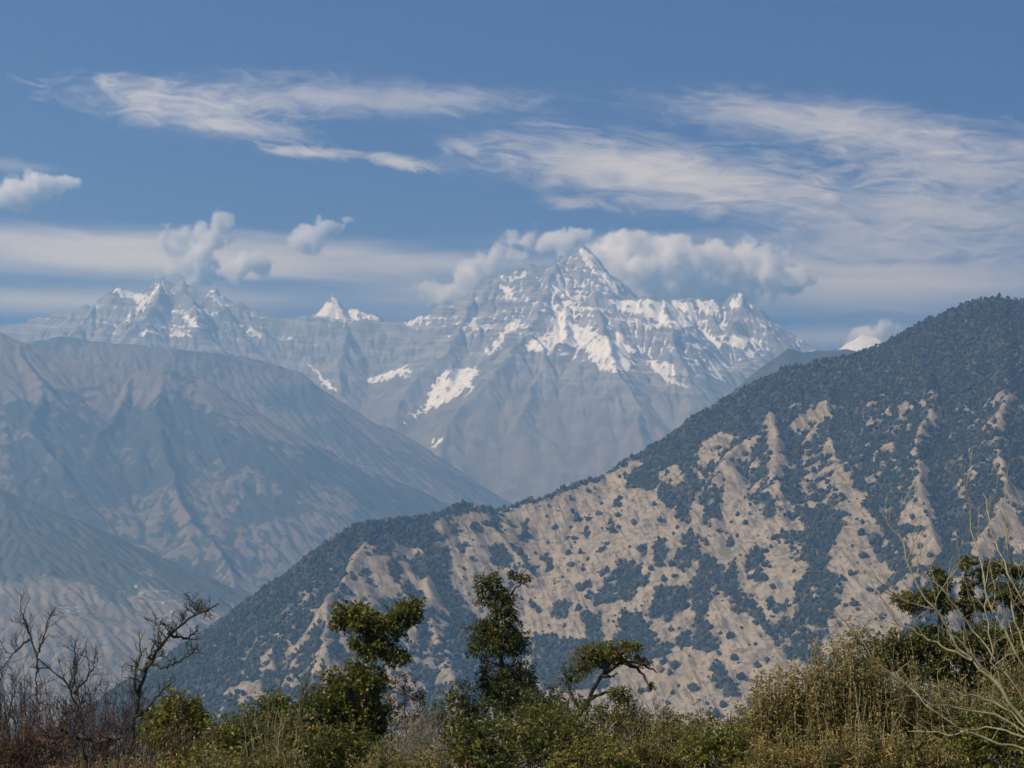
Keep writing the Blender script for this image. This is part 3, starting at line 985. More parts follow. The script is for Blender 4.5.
m, nt, b = material('dry hill grass')
geo = nt.new('ShaderNodeNewGeometry')
pos = geo.outputs['Position']
a = nt.noise(pos, 0.012, 8, 0.6)
c = nt.noise(pos, 0.06, 7, 0.65)
sp3 = nt.new('ShaderNodeSeparateXYZ')
nt.l.new(pos, sp3.inputs[0])
tr = nt.noise(nt.combine(nt.math('MULTIPLY', sp3.outputs[0], 0.01), nt.math('MULTIPLY', sp3.outputs[1], 0.01), nt.math('MULTIPLY', sp3.outputs[2], 0.16)), 1.0, 5, 0.6)
g = nt.mix(nt.ramp(a, 0.32, 0.68), (0.235, 0.182, 0.122), (0.335, 0.262, 0.178))
g = nt.mix(nt.math('MULTIPLY', nt.ramp(c, 0.48, 0.64), 0.85), g, (0.105, 0.092, 0.060))
g = nt.mix(nt.math('MULTIPLY', nt.ramp(nt.noise(pos, 0.035, 5, 0.6), 0.52, 0.66), 0.6), g, (0.36, 0.29, 0.205))
g = nt.mix(nt.math('MULTIPLY', nt.ramp(tr, 0.58, 0.66), 0.45), g, (0.34, 0.29, 0.22))
g = nt.mix(nt.math('MULTIPLY', nt.ramp(tr, 0.42, 0.34), 0.55), g, (0.12, 0.10, 0.07))
st_ = nt.noise(nt.combine(nt.math('ADD', nt.math('MULTIPLY', sp3.outputs[0], 0.085), nt.math('MULTIPLY', sp3.outputs[2], 0.03)), nt.math('MULTIPLY', sp3.outputs[1], 0.012), nt.math('MULTIPLY', sp3.outputs[2], 0.014)), 1.0, 6, 0.65)
g = nt.mix(nt.math('MULTIPLY', nt.ramp(st_, 0.50, 0.62), 0.85), g, (0.105, 0.090, 0.060))
g = nt.mix(nt.math('MULTIPLY', nt.ramp(st_, 0.46, 0.34), 0.55), g, (0.36, 0.295, 0.21))
fr = nt.math('ADD', nt.attr('forest'), nt.math('MULTIPLY', nt.math('SUBTRACT', c, 0.5), 1.1))
g = nt.mix(nt.math('MULTIPLY', nt.ramp(fr, 0.15, 0.55), 0.7), g, (0.135, 0.120, 0.078))
g = nt.mix(nt.ramp(fr, 0.5, 0.85), g, (0.045, 0.046, 0.029))
nt.l.new(g, b.inputs['Base Color'])
bump = nt.new('ShaderNodeBump')
bump.inputs['Strength'].default_value = 0.8
bump.inputs['Distance'].default_value = 4
nt.l.new(c, bump.inputs['Height'])
nt.l.new(bump.outputs[0], b.inputs['Normal'])
o = link('grassy_ridge', nr.mesh('grassy_ridge', m, {'forest': dens}))
tag(o, 'big ridge of dry tan grass and dark woods rising to the right across the near valley', 'hill', kind='structure')


# ---- the trees on it
def crown_variant(seed):
    """a crown of a few merged clumps"""
    rg = np.random.default_rng(seed)
    bmesh = __import__('bmesh')
    bm_ = bmesh.new()
    bmesh.ops.create_icosphere(bm_, subdivisions=1, radius=1.0)
    V0 = np.array([v.co[:] for v in bm_.verts])
    F0 = np.array([[v.index for v in f.verts] for f in bm_.faces])
    bm_.free()
    VV_, FF_ = [], []
    for i in range(4):
        r = rg.uniform(0.45, 0.8) if i else 0.8
        c = np.array((rg.uniform(-0.6, 0.6), rg.uniform(-0.6, 0.6), rg.uniform(0.3, 1.25))) if i else np.array((0, 0, 0.62))
        q = V0 * r * (1 + rg.uniform(-0.28, 0.28, (len(V0), 1))) + c
        FF_.append(F0 + i * len(V0))
        VV_.append(q)
    return np.concatenate(VV_), np.concatenate(FF_)


VAR = [crown_variant(900 + i) for i in range(9)]
tm, nt, b = material('distant foliage')
oi = nt.new('ShaderNodeObjectInfo')
geo = nt.new('ShaderNodeNewGeometry')
fn = nt.noise(geo.outputs['Position'], 0.25, 3, 0.6)
tv = nt.math('FRACT', nt.math('ADD', nt.attr('tint'), oi.outputs['Random']))
colf = nt.mix(tv, (0.010, 0.016, 0.010), (0.045, 0.050, 0.026))
colf = nt.mix(nt.ramp(tv, 0.82, 0.90), colf, (0.070, 0.060, 0.042))
colf = nt.mix(nt.ramp(tv, 0.94, 0.98), colf, (0.150, 0.110, 0.060))
colf = nt.mix(nt.math('MULTIPLY', nt.ramp(fn, 0.5, 0.7), 0.5), colf, (0.065, 0.07, 0.036))
nt.l.new(colf, b.inputs['Base Color'])

vis = visible(nr, 14.0)
inframe = (px > -40) & (px < 1064) & (py > 280) & (py < 735)
sel = np.where((vis & inframe).ravel())[0]
cell = nr.step ** 2
facing = np.clip((-gy) + 0.55, 0.25, 1.4).ravel()
D = dens.ravel()
prob = np.where(D > 0.45, np.clip((D - 0.2) * 1.4, 0, 1) / 62.0, np.clip(D, 0, 1) ** 1.3 / 110.0 + np.clip(N3.ravel() + 0.6 * N2.ravel() + 0.12, 0, 1) / 210.0 + np.clip(0.25 + NB.ravel() + N1.ravel(), 0, 1) / 1500.0) * cell
pick = sel[rng.uniform(0, 1, len(sel)) < prob[sel]]
TX = nr.X.ravel()[pick] + rng.uniform(-3, 3, len(pick))
TY = nr.Y.ravel()[pick] + rng.uniform(-3, 3, len(pick))
TZ = nr.sample(TX, TY)
TD = D[pick]
size = np.where(TD > 0.55, rng.uniform(2.6, 6.2, len(pick)), 1.4 + 7.4 * rng.uniform(0, 1, len(pick)) ** 2.4) * rng.choice([1, 1, 1, 1.25], len(pick))
# the 300 standing most alone on the open grass are trees of their own, the rest are the wood
lone = np.argsort(-(size * (TD < 0.42) * (TY < 5700) * ((TX / TY * F + 512 > 20) & (TX / TY * F + 512 < 1004))))[:300]
lone_set = np.zeros(len(pick), bool)
lone_set[lone] = True
var_me = []
for i, (V, Fc) in enumerate(VAR):
    var_me.append(mesh_np('hill_tree', V, Fc, tm, {'tint': np.zeros(len(V))}))
for i in lone:
    o = link('hill_tree', var_me[int(rng.integers(0, 9))], loc=(TX[i], TY[i], TZ[i] - 0.8))
    s_ = size[i] * 1.12
    o.scale = (s_ * rng.uniform(0.85, 1.15), s_ * rng.uniform(0.85, 1.15), s_ * rng.uniform(0.85, 1.2))
    o.rotation_euler = (0, 0, rng.uniform(0, 6.28))
    tag(o, 'small dark round tree standing apart on the dry grass of the far slope', 'tree', 'scattered trees on the grassy ridge')
VV, FF, TT = [], [], []
base_i = 0
rest = np.where(~lone_set)[0]
vsel = rng.integers(0, 9, len(rest))
for v in range(9):
    V, Fc = VAR[v]
    ids = rest[vsel == v]
    k = len(ids)
    if k == 0:
        continue
    ang = rng.uniform(0, 2 * math.pi, k)
    ca, sa = np.cos(ang), np.sin(ang)
    s_ = size[ids]
    hz = s_ * rng.uniform(0.85, 1.35, k)
    P = np.empty((k, len(V), 3))
    P[:, :, 0] = (ca[:, None] * V[:, 0] - sa[:, None] * V[:, 1]) * s_[:, None] + TX[ids][:, None]
    P[:, :, 1] = (sa[:, None] * V[:, 0] + ca[:, None] * V[:, 1]) * s_[:, None] + TY[ids][:, None]
    P[:, :, 2] = V[:, 2] * hz[:, None] + TZ[ids][:, None] - 0.8
    VV.append(P.reshape(-1, 3))
    FF.append((Fc[None] + (np.arange(k) * len(V))[:, None, None] + base_i).reshape(-1, 3))
    TT.append(np.repeat(rng.uniform(0, 1, k), len(V)))
    base_i += k * len(V)
o = link('forest', mesh_np('forest', np.concatenate(VV), np.concatenate(FF), tm, {'tint': np.concatenate(TT)}))
tag(o, 'dark woods covering the crest, gullies and left shoulder of the near ridge', 'forest', kind='stuff')
# ------------------------------------------------------------------ ground: the hill the viewer stands on, running out to the valley floor
def ground_z(x, y):
    x = np.asarray(x, float)
    y = np.asarray(y, float)
    r = np.hypot(x, y * 1.0)
    yy = np.maximum(y, 0)
    z = -1.7 - 0.045 * yy - 0.0035 * np.clip(yy - 8, 0, 60) ** 2 * 0.55 - 0.62 * np.clip(yy - 55, 0, None)
    z += np.clip(x, -30, 30) * 0.03 * np.clip(yy / 30, 0, 1)
    z -= 0.45 * np.clip(np.abs(x) - 90, 0, None) + 0.25 * np.clip(-y - 40, 0, None)
    z += 0.25 * np.sin(x * 0.35 + 1.3) * np.cos(y * 0.28) * np.clip(r / 20, 0, 1)
    return np.maximum(z, FLOOR)


rr = np.r_[0.0, np.geomspace(0.6, 23000, 150)]
th = np.linspace(0, 2 * math.pi, 181)[:-1]
RRm, TH = np.meshgrid(rr[1:], th, indexing='ij')
gxx = RRm * np.sin(TH)
gyy = RRm * np.cos(TH)
gz = ground_z(gxx, gyy)
V = np.concatenate([[[0, 0, -1.7]], np.stack([gxx, gyy, gz], -1).reshape(-1, 3)])
nrn, nth = gxx.shape
ii = 1 + np.arange(nrn * nth).reshape(nrn, nth)
jn = np.roll(ii, -1, 1)
quads = np.stack([ii[:-1], jn[:-1], jn[1:], ii[1:]], -1).reshape(-1, 4)[:, ::-1]
cap = np.stack([np.zeros(nth, int), jn[0], ii[0], ii[0]], -1)
gm, nt, b = material('hill soil')
geo = nt.new('ShaderNodeNewGeometry')
a = nt.noise(geo.outputs['Position'], 1.2, 8, 0.65)
c = nt.noise(geo.outputs['Position'], 14.0, 5, 0.6)
g = nt.mix(nt.ramp(a, 0.35, 0.65), (0.07, 0.06, 0.03), (0.16, 0.125, 0.07))
g = nt.mix(nt.ramp(c, 0.45, 0.7), g, (0.045, 0.04, 0.022))
nt.l.new(g, b.inputs['Base Color'])
o = link('ground', mesh_np('ground', V, quads, gm, smooth=True))
tag(o, 'brown hillside under the near bushes, falling away to the valley floor', 'ground', kind='structure')

# ------------------------------------------------------------------ the air: one even box of haze round everything
def haze_box(x0, x1, y0, y1, z0, z1):
    V = [(x, y, z) for z in (z0, z1) for y in (y0, y1) for x in (x0, x1)]
    Fc = [(0, 2, 3, 1), (4, 5, 7, 6), (0, 1, 5, 4), (2, 6, 7, 3), (0, 4, 6, 2), (1, 3, 7, 5)]
    m = bpy.data.materials.new('haze air')
    m.use_nodes = True
    t = m.node_tree
    t.nodes.remove(t.nodes['Principled BSDF'])
    v = t.nodes.new('ShaderNodeVolumePrincipled')
    v.inputs['Color'].default_value = HAZE_COLOR
    v.inputs['Density'].default_value = HAZE_DENSITY
    v.inputs['Absorption Color'].default_value = HAZE_ABSORB     # mostly scatters, blue most
    v.inputs['Anisotropy'].default_value = HAZE_G
    t.links.new(v.outputs[0], t.nodes['Material Output'].inputs['Volume'])
    o = link('haze', mesh_np('haze', V, Fc, m))
    return tag(o, 'pale blue haze filling the air of the valley', 'haze', kind='stuff')


haze_box(-23500, 23500, -23500, 23500, FLOOR - 1.0, 3340)
# ------------------------------------------------------------------ cumulus round the summits, beyond the haze
def make_cloud(label, Y, lumps, seed, dens=0.026, thick=0.5, rag=1.0):
    """lumps in photo units (px, py, radius x, radius y): real ellipsoids of vapour at depth Y, each as thick as it is wide"""
    k = Y / F
    cs = [(at(px, py, Y + random.Random(seed * 31 + i).uniform(-0.4, 0.4) * rx * k), rx * k, ry * k) for i, (px, py, rx, ry) in enumerate(lumps)]
    c0 = np.mean([c[0] for c in cs], axis=0)
    bmesh = __import__('bmesh')
    bm_ = bmesh.new()
    bmesh.ops.create_icosphere(bm_, subdivisions=3, radius=1.0)
    S = np.array([v.co[:] for v in bm_.verts])
    bm_.free()
    pts = np.concatenate([S * np.array((rx, rx * thick, ry)) * 1.25 + (c - c0) for c, rx, ry in cs])
    bm_ = bmesh.new()
    for p_ in pts:
        bm_.verts.new(p_)
    lo, hi_ = pts.min(0), pts.max(0)
    bm_.free()
    bm_ = bmesh.new()
    for c, rx, ry in cs:
        mtx = Matrix.Translation(Vector(c - c0)) @ Matrix.Diagonal((rx * 1.25, rx * thick * 1.25, ry * 1.25, 1))
        bmesh.ops.create_icosphere(bm_, subdivisions=3, radius=1.0, matrix=mtx)
    me = bpy.data.meshes.new('cloud')
    bm_.to_mesh(me)
    bm_.free()
    o = link('cloud', me, loc=tuple(c0))
    rm = o.modifiers.new('remesh', 'REMESH')
    rm.mode = 'VOXEL'
    rm.voxel_size = float(max(hi_ - lo)) / 60
    m = bpy.data.materials.new('cloud vapour')
    m.use_nodes = True
    nt = NT(m.node_tree)
    m.node_tree.nodes.remove(m.node_tree.nodes['Principled BSDF'])
    geo = nt.new('ShaderNodeTexCoord')
    pos = geo.outputs['Object']
    warpn = nt.new('ShaderNodeTexNoise')
    warpn.inputs['Scale'].default_value = 0.0022
    warpn.inputs['Detail'].default_value = 4
    nt.l.new(pos, warpn.inputs['Vector'])
    wv = nt.new('ShaderNodeVectorMath', operation='SUBTRACT')
    nt.l.new(warpn.outputs[1], wv.inputs[0])
    wv.inputs[1].default_value = (0.5, 0.5, 0.5)
    ws = nt.new('ShaderNodeVectorMath', operation='SCALE')
    nt.l.new(wv.outputs[0], ws.inputs[0])
    ws.inputs['Scale'].default_value = 560
    wp = nt.new('ShaderNodeVectorMath', operation='ADD')
    nt.l.new(pos, wp.inputs[0])
    nt.l.new(ws.outputs[0], wp.inputs[1])
    field = None
    for c, rx, ry in cs:
        sub = nt.new('ShaderNodeVectorMath', operation='SUBTRACT')
        nt.l.new(wp.outputs[0], sub.inputs[0])
        sub.inputs[1].default_value = tuple(c - c0)
        sc = nt.new('ShaderNodeVectorMath', operation='DIVIDE')
        nt.l.new(sub.outputs[0], sc.inputs[0])
        sc.inputs[1].default_value = (rx, rx * thick, ry)
        ln = nt.new('ShaderNodeVectorMath', operation='LENGTH')
        nt.l.new(sc.outputs[0], ln.inputs[0])
        f_ = nt.math('SUBTRACT', 1.0, ln.outputs['Value'], clamp=True)
        field = f_ if field is None else nt.math('MAXIMUM', field, f_)
    n = nt.noise(pos, 0.0030, 8, 0.66)
    d = nt.math('ADD', field, nt.math('MULTIPLY', nt.math('SUBTRACT', n, 0.5), 2.5 * rag))
    d = nt.math('MULTIPLY', nt.ramp(d, 0.30, 0.80), nt.ramp(field, 0.0, 0.22))
    v = nt.new('ShaderNodeVolumePrincipled')
    v.inputs['Color'].default_value = (1.0, 1.0, 1.0, 1)
    v.inputs['Anisotropy'].default_value = -0.2
    nt.put(v.inputs['Density'], nt.math('MULTIPLY', d, dens))
    nt.l.new(v.outputs[0], m.node_tree.nodes['Material Output'].inputs['Volume'])
    me.materials.append(m)
    return tag(o, label, 'cloud', 'cumulus clouds round the snow peaks', 'thing')


make_cloud('big ragged white cloud streaming right from the highest snow summit', 25600,
           [(612, 262, 52, 36), (655, 270, 80, 42), (710, 270, 90, 46), (755, 272, 80, 40), (665, 248, 60, 24), (628, 243, 44, 20), (600, 284, 80, 24), (690, 290, 110, 24)], 1)
make_cloud('thin rising wisp of cloud over the left shoulder of the highest peak', 25600,
           [(450, 292, 52, 26), (478, 274, 46, 30), (504, 252, 34, 22), (522, 238, 26, 17)], 2, dens=0.022)
make_cloud('small torn shred of cloud just left of the highest summit', 25600, [(560, 242, 36, 14), (578, 234, 26, 11)], 3, dens=0.018)
make_cloud('heaped grey-white cloud resting on the left snow peak', 25600,
           [(188, 266, 50, 30), (206, 242, 42, 27), (222, 222, 27, 20), (240, 268, 48, 20), (178, 238, 32, 20)], 4)
make_cloud('slim slanting puff of cloud between the two main snow peaks', 25600, [(305, 238, 32, 18), (325, 228, 28, 14), (342, 219, 20, 9)], 5, dens=0.018)
make_cloud('broken white puff high up near the left side of the sky', 25600, [(8, 192, 46, 26), (40, 184, 42, 20), (64, 183, 28, 14)], 6)
make_cloud('small puff of cloud beside the lone white summit above the right ridge', 25600, [(870, 338, 28, 14), (886, 327, 21, 17)], 7)
# ------------------------------------------------------------------ plant building
def unit(v):
    v = np.asarray(v, float)
    return v / (np.linalg.norm(v, axis=-1, keepdims=True) + 1e-9)


class Tubes:
    """tapered branches collected into one mesh"""
    def __init__(s, sides=5):
        s.V, s.F, s.T, s.n, s.k = [], [], [], 0, sides

    def add(s, pts, r0, r1, tint=0.5, wob=0.0, rng=None, sides=None):
        k = sides or s.k
        P = np.asarray(pts, float)
        m = len(P)
        t = unit(np.gradient(P, axis=0))
        ref = np.array((0.31, 0.9, 0.2))
        a = unit(np.cross(t, ref))
        b = np.cross(t, a)
        r = np.linspace(r0, r1, m)
        if rng is not None and wob:
            r = r * (1 + rng.uniform(-wob, wob, m))
        ang = np.linspace(0, 2 * math.pi, k, endpoint=False)
        ring = P[:, None] + r[:, None, None] * (np.cos(ang)[None, :, None] * a[:, None] + np.sin(ang)[None, :, None] * b[:, None])
        s.V.append(ring.reshape(-1, 3))
        idx = s.n + np.arange(m * k).reshape(m, k)
        nx_ = np.roll(idx, -1, 1)
        s.F.append(np.stack([idx[:-1], nx_[:-1], nx_[1:], idx[1:]], -1).reshape(-1, 4))
        s.T.append(np.full(m * k, tint))
        s.n += m * k

    def build(s, name, mat, parent, org):
        if not s.V:
            return None
        return link(name, mesh_np(name, np.concatenate(s.V) - org, np.concatenate(s.F), mat, {'tint': np.concatenate(s.T)}, smooth=True), parent)


class Leaves:
    def __init__(s):
        s.V, s.F, s.T, s.n = [], [], [], 0

    def add(s, base, d, length, width, tint, rng, fold=0.25, droop=0.2):
        """arrays: base (n,3), direction (n,3)"""
        n = len(base)
        if n == 0:
            return
        d = unit(d)
        up_ = unit(np.array((0, 0, 1.0)) + rng.normal(0, 0.55, (n, 3)))
        side = unit(np.cross(d, up_))
        nor = np.cross(side, d)
        L = (length * rng.uniform(0.7, 1.25, n))[:, None]
        Wd = (width * rng.uniform(0.75, 1.2, n))[:, None] * 0.5
        mid = base + d * L * 0.5
        tip = base + d * L - np.array((0, 0, 1.0)) * L * droop
        le = mid + side * Wd + nor * Wd * fold
        ri = mid - side * Wd + nor * Wd * fold
        s.V.append(np.stack([base, le, tip, ri], 1).reshape(-1, 3))
        i = s.n + np.arange(n)[:, None] * 4
        s.F.append(np.concatenate([i + np.array([[0, 1, 2]]), i + np.array([[0, 2, 3]])], 0))
        s.T.append(np.repeat(tint, 4))
        s.n += n * 4

    def build(s, name, mat, parent, org):
        return link(name, mesh_np(name, np.concatenate(s.V) - org, np.concatenate(s.F), mat, {'tint': np.concatenate(s.T)}), parent)


def leaf_mat(name, stops, rough=0.42, trans=0.35):
    m, nt, b = material(name)
    r = nt.new('ShaderNodeValToRGB')
    e = r.color_ramp.elements
    while len(e) < len(stops):
        e.new(0.5)
    for i, (p_, c_) in enumerate(stops):
        e[i].position = p_
        e[i].color = tuple(c_) + (1,)
    nt.l.new(nt.attr('tint'), r.inputs[0])
    nt.l.new(r.outputs[0], b.inputs['Base Color'])
    b.inputs['Roughness'].default_value = rough
    b.inputs['Specular IOR Level'].default_value = 0.4
    tr = nt.new('ShaderNodeBsdfTranslucent')
    nt.l.new(r.outputs[0], tr.inputs['Color'])
    mx = nt.new('ShaderNodeMixShader')
    mx.inputs[0].default_value = trans
    nt.l.new(b.outputs[0], mx.inputs[1])
    nt.l.new(tr.outputs[0], mx.inputs[2])
    nt.l.new(mx.outputs[0], m.node_tree.nodes['Material Output'].inputs['Surface'])
    return m


def bark_mat(name, dark, light, moss=None):
    m, nt, b = material(name)
    geo = nt.new('ShaderNodeNewGeometry')
    n = nt.noise(geo.outputs['Position'], 9.0, 6, 0.65)
    c = nt.mix(nt.ramp(n, 0.35, 0.68), dark, light)
    c = nt.mix(nt.math('MULTIPLY', nt.attr('tint'), 0.35), c, tuple(x * 0.6 for x in dark))
    if moss:
        n2 = nt.noise(geo.outputs['Position'], 3.5, 5, 0.6)
        c = nt.mix(nt.ramp(n2, 0.5, 0.62), c, moss)
    nt.l.new(c, b.inputs['Base Color'])
    bump = nt.new('ShaderNodeBump')
    bump.inputs['Strength'].default_value = 0.5
    bump.inputs['Distance'].default_value = 0.02
    nt.l.new(n, bump.inputs['Height'])
    nt.l.new(bump.outputs[0], b.inputs['Normal'])
    return m


LM = {
    'oak': leaf_mat('oak leaves', [(0, (0.056, 0.063, 0.011)), (0.45, (0.119, 0.131, 0.021)), (0.85, (0.235, 0.219, 0.037)), (1.0, (0.372, 0.258, 0.058))]),
    'dark': leaf_mat('dark leaves', [(0, (0.039, 0.050, 0.011)), (0.5, (0.083, 0.098, 0.020)), (0.94, (0.165, 0.169, 0.035)), (1.0, (0.442, 0.123, 0.027))]),
    'bright': leaf_mat('bright leaves', [(0, (0.088, 0.089, 0.015)), (0.5, (0.195, 0.194, 0.028)), (1.0, (0.375, 0.316, 0.051))]),
    'orange': leaf_mat('turning leaves', [(0, (0.116, 0.077, 0.021)), (0.5, (0.274, 0.135, 0.027)), (0.85, (0.421, 0.192, 0.030)), (1.0, (0.211, 0.192, 0.044))], 0.6),
    'dry': leaf_mat('dry bamboo leaves', [(0, (0.128, 0.102, 0.028)), (0.45, (0.290, 0.214, 0.065)), (0.8, (0.439, 0.316, 0.106)), (1.0, (0.556, 0.306, 0.114))], 0.6),
    'olive': leaf_mat('olive leaves', [(0, (0.090, 0.083, 0.020)), (0.5, (0.192, 0.171, 0.040)), (0.85, (0.307, 0.242, 0.065)), (1.0, (0.437, 0.242, 0.070))], 0.55),
    'rust': leaf_mat('rusty leaves', [(0, (0.095, 0.048, 0.021)), (0.6, (0.221, 0.105, 0.042)), (1.0, (0.337, 0.164, 0.068))], 0.7),
}
BM = {
    'dark': bark_mat('dark bark', (0.035, 0.030, 0.026), (0.095, 0.083, 0.072)),
    'mossy': bark_mat('mossy bark', (0.036, 0.031, 0.024), (0.095, 0.083, 0.064), (0.070, 0.066, 0.026)),
    'grey': bark_mat('grey twig bark', (0.042, 0.034, 0.029), (0.095, 0.078, 0.067)),
    'pale': bark_mat('pale bark', (0.17, 0.145, 0.11), (0.36, 0.32, 0.26)),
    'straw': bark_mat('straw stems', (0.24, 0.205, 0.11), (0.46, 0.40, 0.24)),
    'red': bark_mat('reddish twig bark', (0.065, 0.040, 0.030), (0.13, 0.085, 0.065)),
}


def curve_pts(pts, n, rng=None, wig=0.0):
    """a smooth line through control points"""
    P = np.asarray(pts, float)
    t = np.r_[0, np.cumsum(np.linalg.norm(np.diff(P, axis=0), axis=1))]
    u = np.linspace(0, t[-1], n)
    Q = np.stack([np.interp(u, t, P[:, i]) for i in range(3)], -1)
    for _ in range(2):
        Q[1:-1] = 0.25 * Q[:-2] + 0.5 * Q[1:-1] + 0.25 * Q[2:]
    if rng is not None and wig:
        o = rng.normal(0, wig, Q.shape)
        o[0] = 0
        Q = Q + o
    return Q


def root_of(px, Y):
    x = (px - 512) / F * Y
    return np.array((x, Y, float(ground_z(x, Y))))


def plant(name, label, cat, px, Y, group=None):
    b = root_of(px, Y)
    o = bpy.data.objects.new(name, None)
    COL.objects.link(o)
    o.location = b
    o.empty_display_size = 0.2
    tag(o, label, cat, group)
    return o, b


def lobe_tips(lobes, Y, n_px, rng, gap=0.35, thick=1.0):
    """twig ends spread through crown lobes given in photo units; a noise leaves holes and clumps"""
    out, cen = [], []
    k = Y / F
    for (px, py, rx, ry) in lobes:
        dY = rng.uniform(-0.35, 0.35) * rx * k
        c = at(px, py, Y + dY)
        R_ = np.array((rx * k, rx * k * thick, ry * k))
        n = max(4, int(n_px * rx * ry))
        v = unit(rng.normal(0, 1, (n, 3)))
        r = rng.uniform(0.12, 1.0, n) ** 0.42
        r = r * (1 + 0.55 * perlin(v[:, 0] * 1.9 + px, v[:, 2] * 1.9 + v[:, 1] * 1.3 + py, 5))
        r = r * np.where(rng.uniform(0, 1, n) < 0.10, rng.uniform(1.0, 1.5, n), 1.0)
        p_ = c + v * r[:, None] * R_
        s_ = 3.2
        nz_ = perlin(p_[:, 0] * s_ + p_[:, 1] * 0.7 * s_, p_[:, 2] * s_ - p_[:, 1] * 0.6 * s_, 9)
        keep = nz_ > -gap * 1.25 + rng.uniform(-0.25, 0.25, n)
        out.append(p_[keep])
        cen.append((c, v[keep]))
    return out, cen


def leafy(name, label, cat, px, Y, lobes, kind='oak', bark='mossy', trunk=None, limbs=(), n_px=0.30, per=7, leaf=(0.085, 0.034), seed=0,
          gap=0.35, r0=0.07, stems=4, group=None, droop=0.2, accent=None, upright=0.35, thick=1.0, stem_r=0.02):
    """tree or bush: trunk and limbs, twigs out to the tips, leaves in whorls at the tips"""
    rng = np.random.default_rng(seed * 101 + 7)
    o, b = plant(name, label, cat, px, Y, group)
    tb = Tubes(7)
    lb = Tubes(4)
    nodes = []
    if trunk:
        ctr = [b] + [at(x, y, Y) for x, y in trunk]
        P = curve_pts(ctr, 26, rng, 0.012)
        tb.add(P, r0, r0 * 0.3, 0.3, 0.16, rng)
        nodes.append(P)
        for lm in limbs:
            P = curve_pts([at(x, y, Y + (0.12 * rng.normal() if i else 0)) for i, (x, y) in enumerate(lm)], 14, rng, 0.012)
            lb.add(P, r0 * 0.48, r0 * 0.14, 0.3, 0.15, rng, 5)
            nodes.append(P)
    tips, cens = lobe_tips(lobes, Y, n_px, rng, gap, thick)
    if not trunk:
        for i in range(stems):
            c, _v = cens[i % len(cens)]
            e = c + rng.normal(0, 0.12, 3)
            s0 = b + np.array((rng.normal(0, 0.18), rng.normal(0, 0.18), -0.05))
            P = curve_pts([s0, 0.5 * (s0 + e) + rng.normal(0, 0.10, 3), e], 12, rng, 0.015)
            tb.add(P, stem_r, stem_r * 0.4, 0.3, 0.1, rng, 5)
            nodes.append(P)
    NP = np.concatenate(nodes)
    lv = Leaves()
    lv2 = Leaves()
    for T, (c, vv) in zip(tips, cens):
        if not len(T):
            continue
        near = NP[np.argmin(((NP - c) ** 2).sum(1))]
        lb.add(curve_pts([near, 0.6 * near + 0.4 * c + rng.normal(0, 0.04, 3), c], 7, rng, 0.01), max(0.008, r0 * 0.2), 0.006, 0.3, 0.1, rng)
        sub = T[rng.uniform(0, 1, len(T)) < 0.30]
        hubs = np.concatenate([NP[((NP - c) ** 2).sum(1) < 0.5 ** 2], c[None], near + (c - near) * np.linspace(0.2, 0.9, 4)[:, None]])
        for q in sub:
            h = hubs[np.argmin(((hubs - q) ** 2).sum(1) + rng.uniform(0, 0.05, len(hubs)))]
            lb.add(curve_pts([h, 0.5 * (h + q) + rng.normal(0, 0.03, 3), q], 4), 0.006, 0.003, 0.4, sides=3)
        n = len(T)
        B = np.repeat(T, per, 0) + rng.normal(0, leaf[0] * 0.32, (n * per, 3))
        out = np.repeat(unit(T - c), per, 0)
        D = unit(rng.normal(0, 1, (n * per, 3))) + out * 0.55 + np.array((0, 0, upright))
        clump = np.repeat(rng.normal(0, 0.16, n), per)
        tint = np.clip(0.42 + clump + rng.normal(0, 0.17, n * per), 0, 1)
        if accent:
            a = np.repeat(rng.uniform(0, 1, n) < accent[1], per)
            lv2.add(B[a], D[a], leaf[0], leaf[1], tint[a], rng, droop=droop)
            B, D, tint = B[~a], D[~a], tint[~a]
        lv.add(B, D, leaf[0], leaf[1], tint, rng, droop=droop)
    tb.build('trunk' if trunk else 'stems', BM[bark], o, b)
    lb.build('branches', BM[bark], o, b)
    lv.build('foliage', LM[kind], o, b)
    if accent and lv2.V:
        f2 = lv2.build('foliage', LM[accent[0]], o, b)
        f2['label'] = {'orange': 'orange turned leaves', 'rust': 'rusty dead leaves', 'dry': 'dry straw coloured leaves'}.get(accent[0], 'older leaves')
    return o


def twigs_from(P, r, rng, tb, depth, length, n, spread=0.9, up=0.35, dead=0.0, angle=None, r_min=0.0035):
    """bare twigs that fork off a branch line"""
    m = len(P)
    for i in range(n):
        u = rng.uniform(0.18, 1.0)
        k = min(m - 2, int(u * (m - 1)))
        p = P[k] + (P[k + 1] - P[k]) * rng.uniform(0, 1)
        t = unit(P[min(m - 1, k + 1)] - P[max(0, k - 1)])
        d = unit(t * 0.6 + unit(rng.normal(0, 1, 3)) * spread + np.array((0, 0, up)))
        L = length * rng.uniform(0.45, 1.25) * (1.1 - 0.5 * u)
        q = [p]
        for _ in range(5):
            d = unit(d + rng.normal(0, 0.26, 3) + np.array((0, 0, up * 0.15)))
            q.append(q[-1] + d * L / 5)
        q = np.array(q)
        rr_ = max(r_min, r * 0.55)
        tb.add(q, rr_, max(r_min * 0.7, rr_ * 0.4), rng.uniform(0.1, 0.9), 0.12, rng, 3 if rr_ < 0.008 else 5)
        if depth > 1:
            twigs_from(q, rr_, rng, tb, depth - 1, length * 0.55, max(2, int(n * 0.55)), spread, up, r_min=r_min)


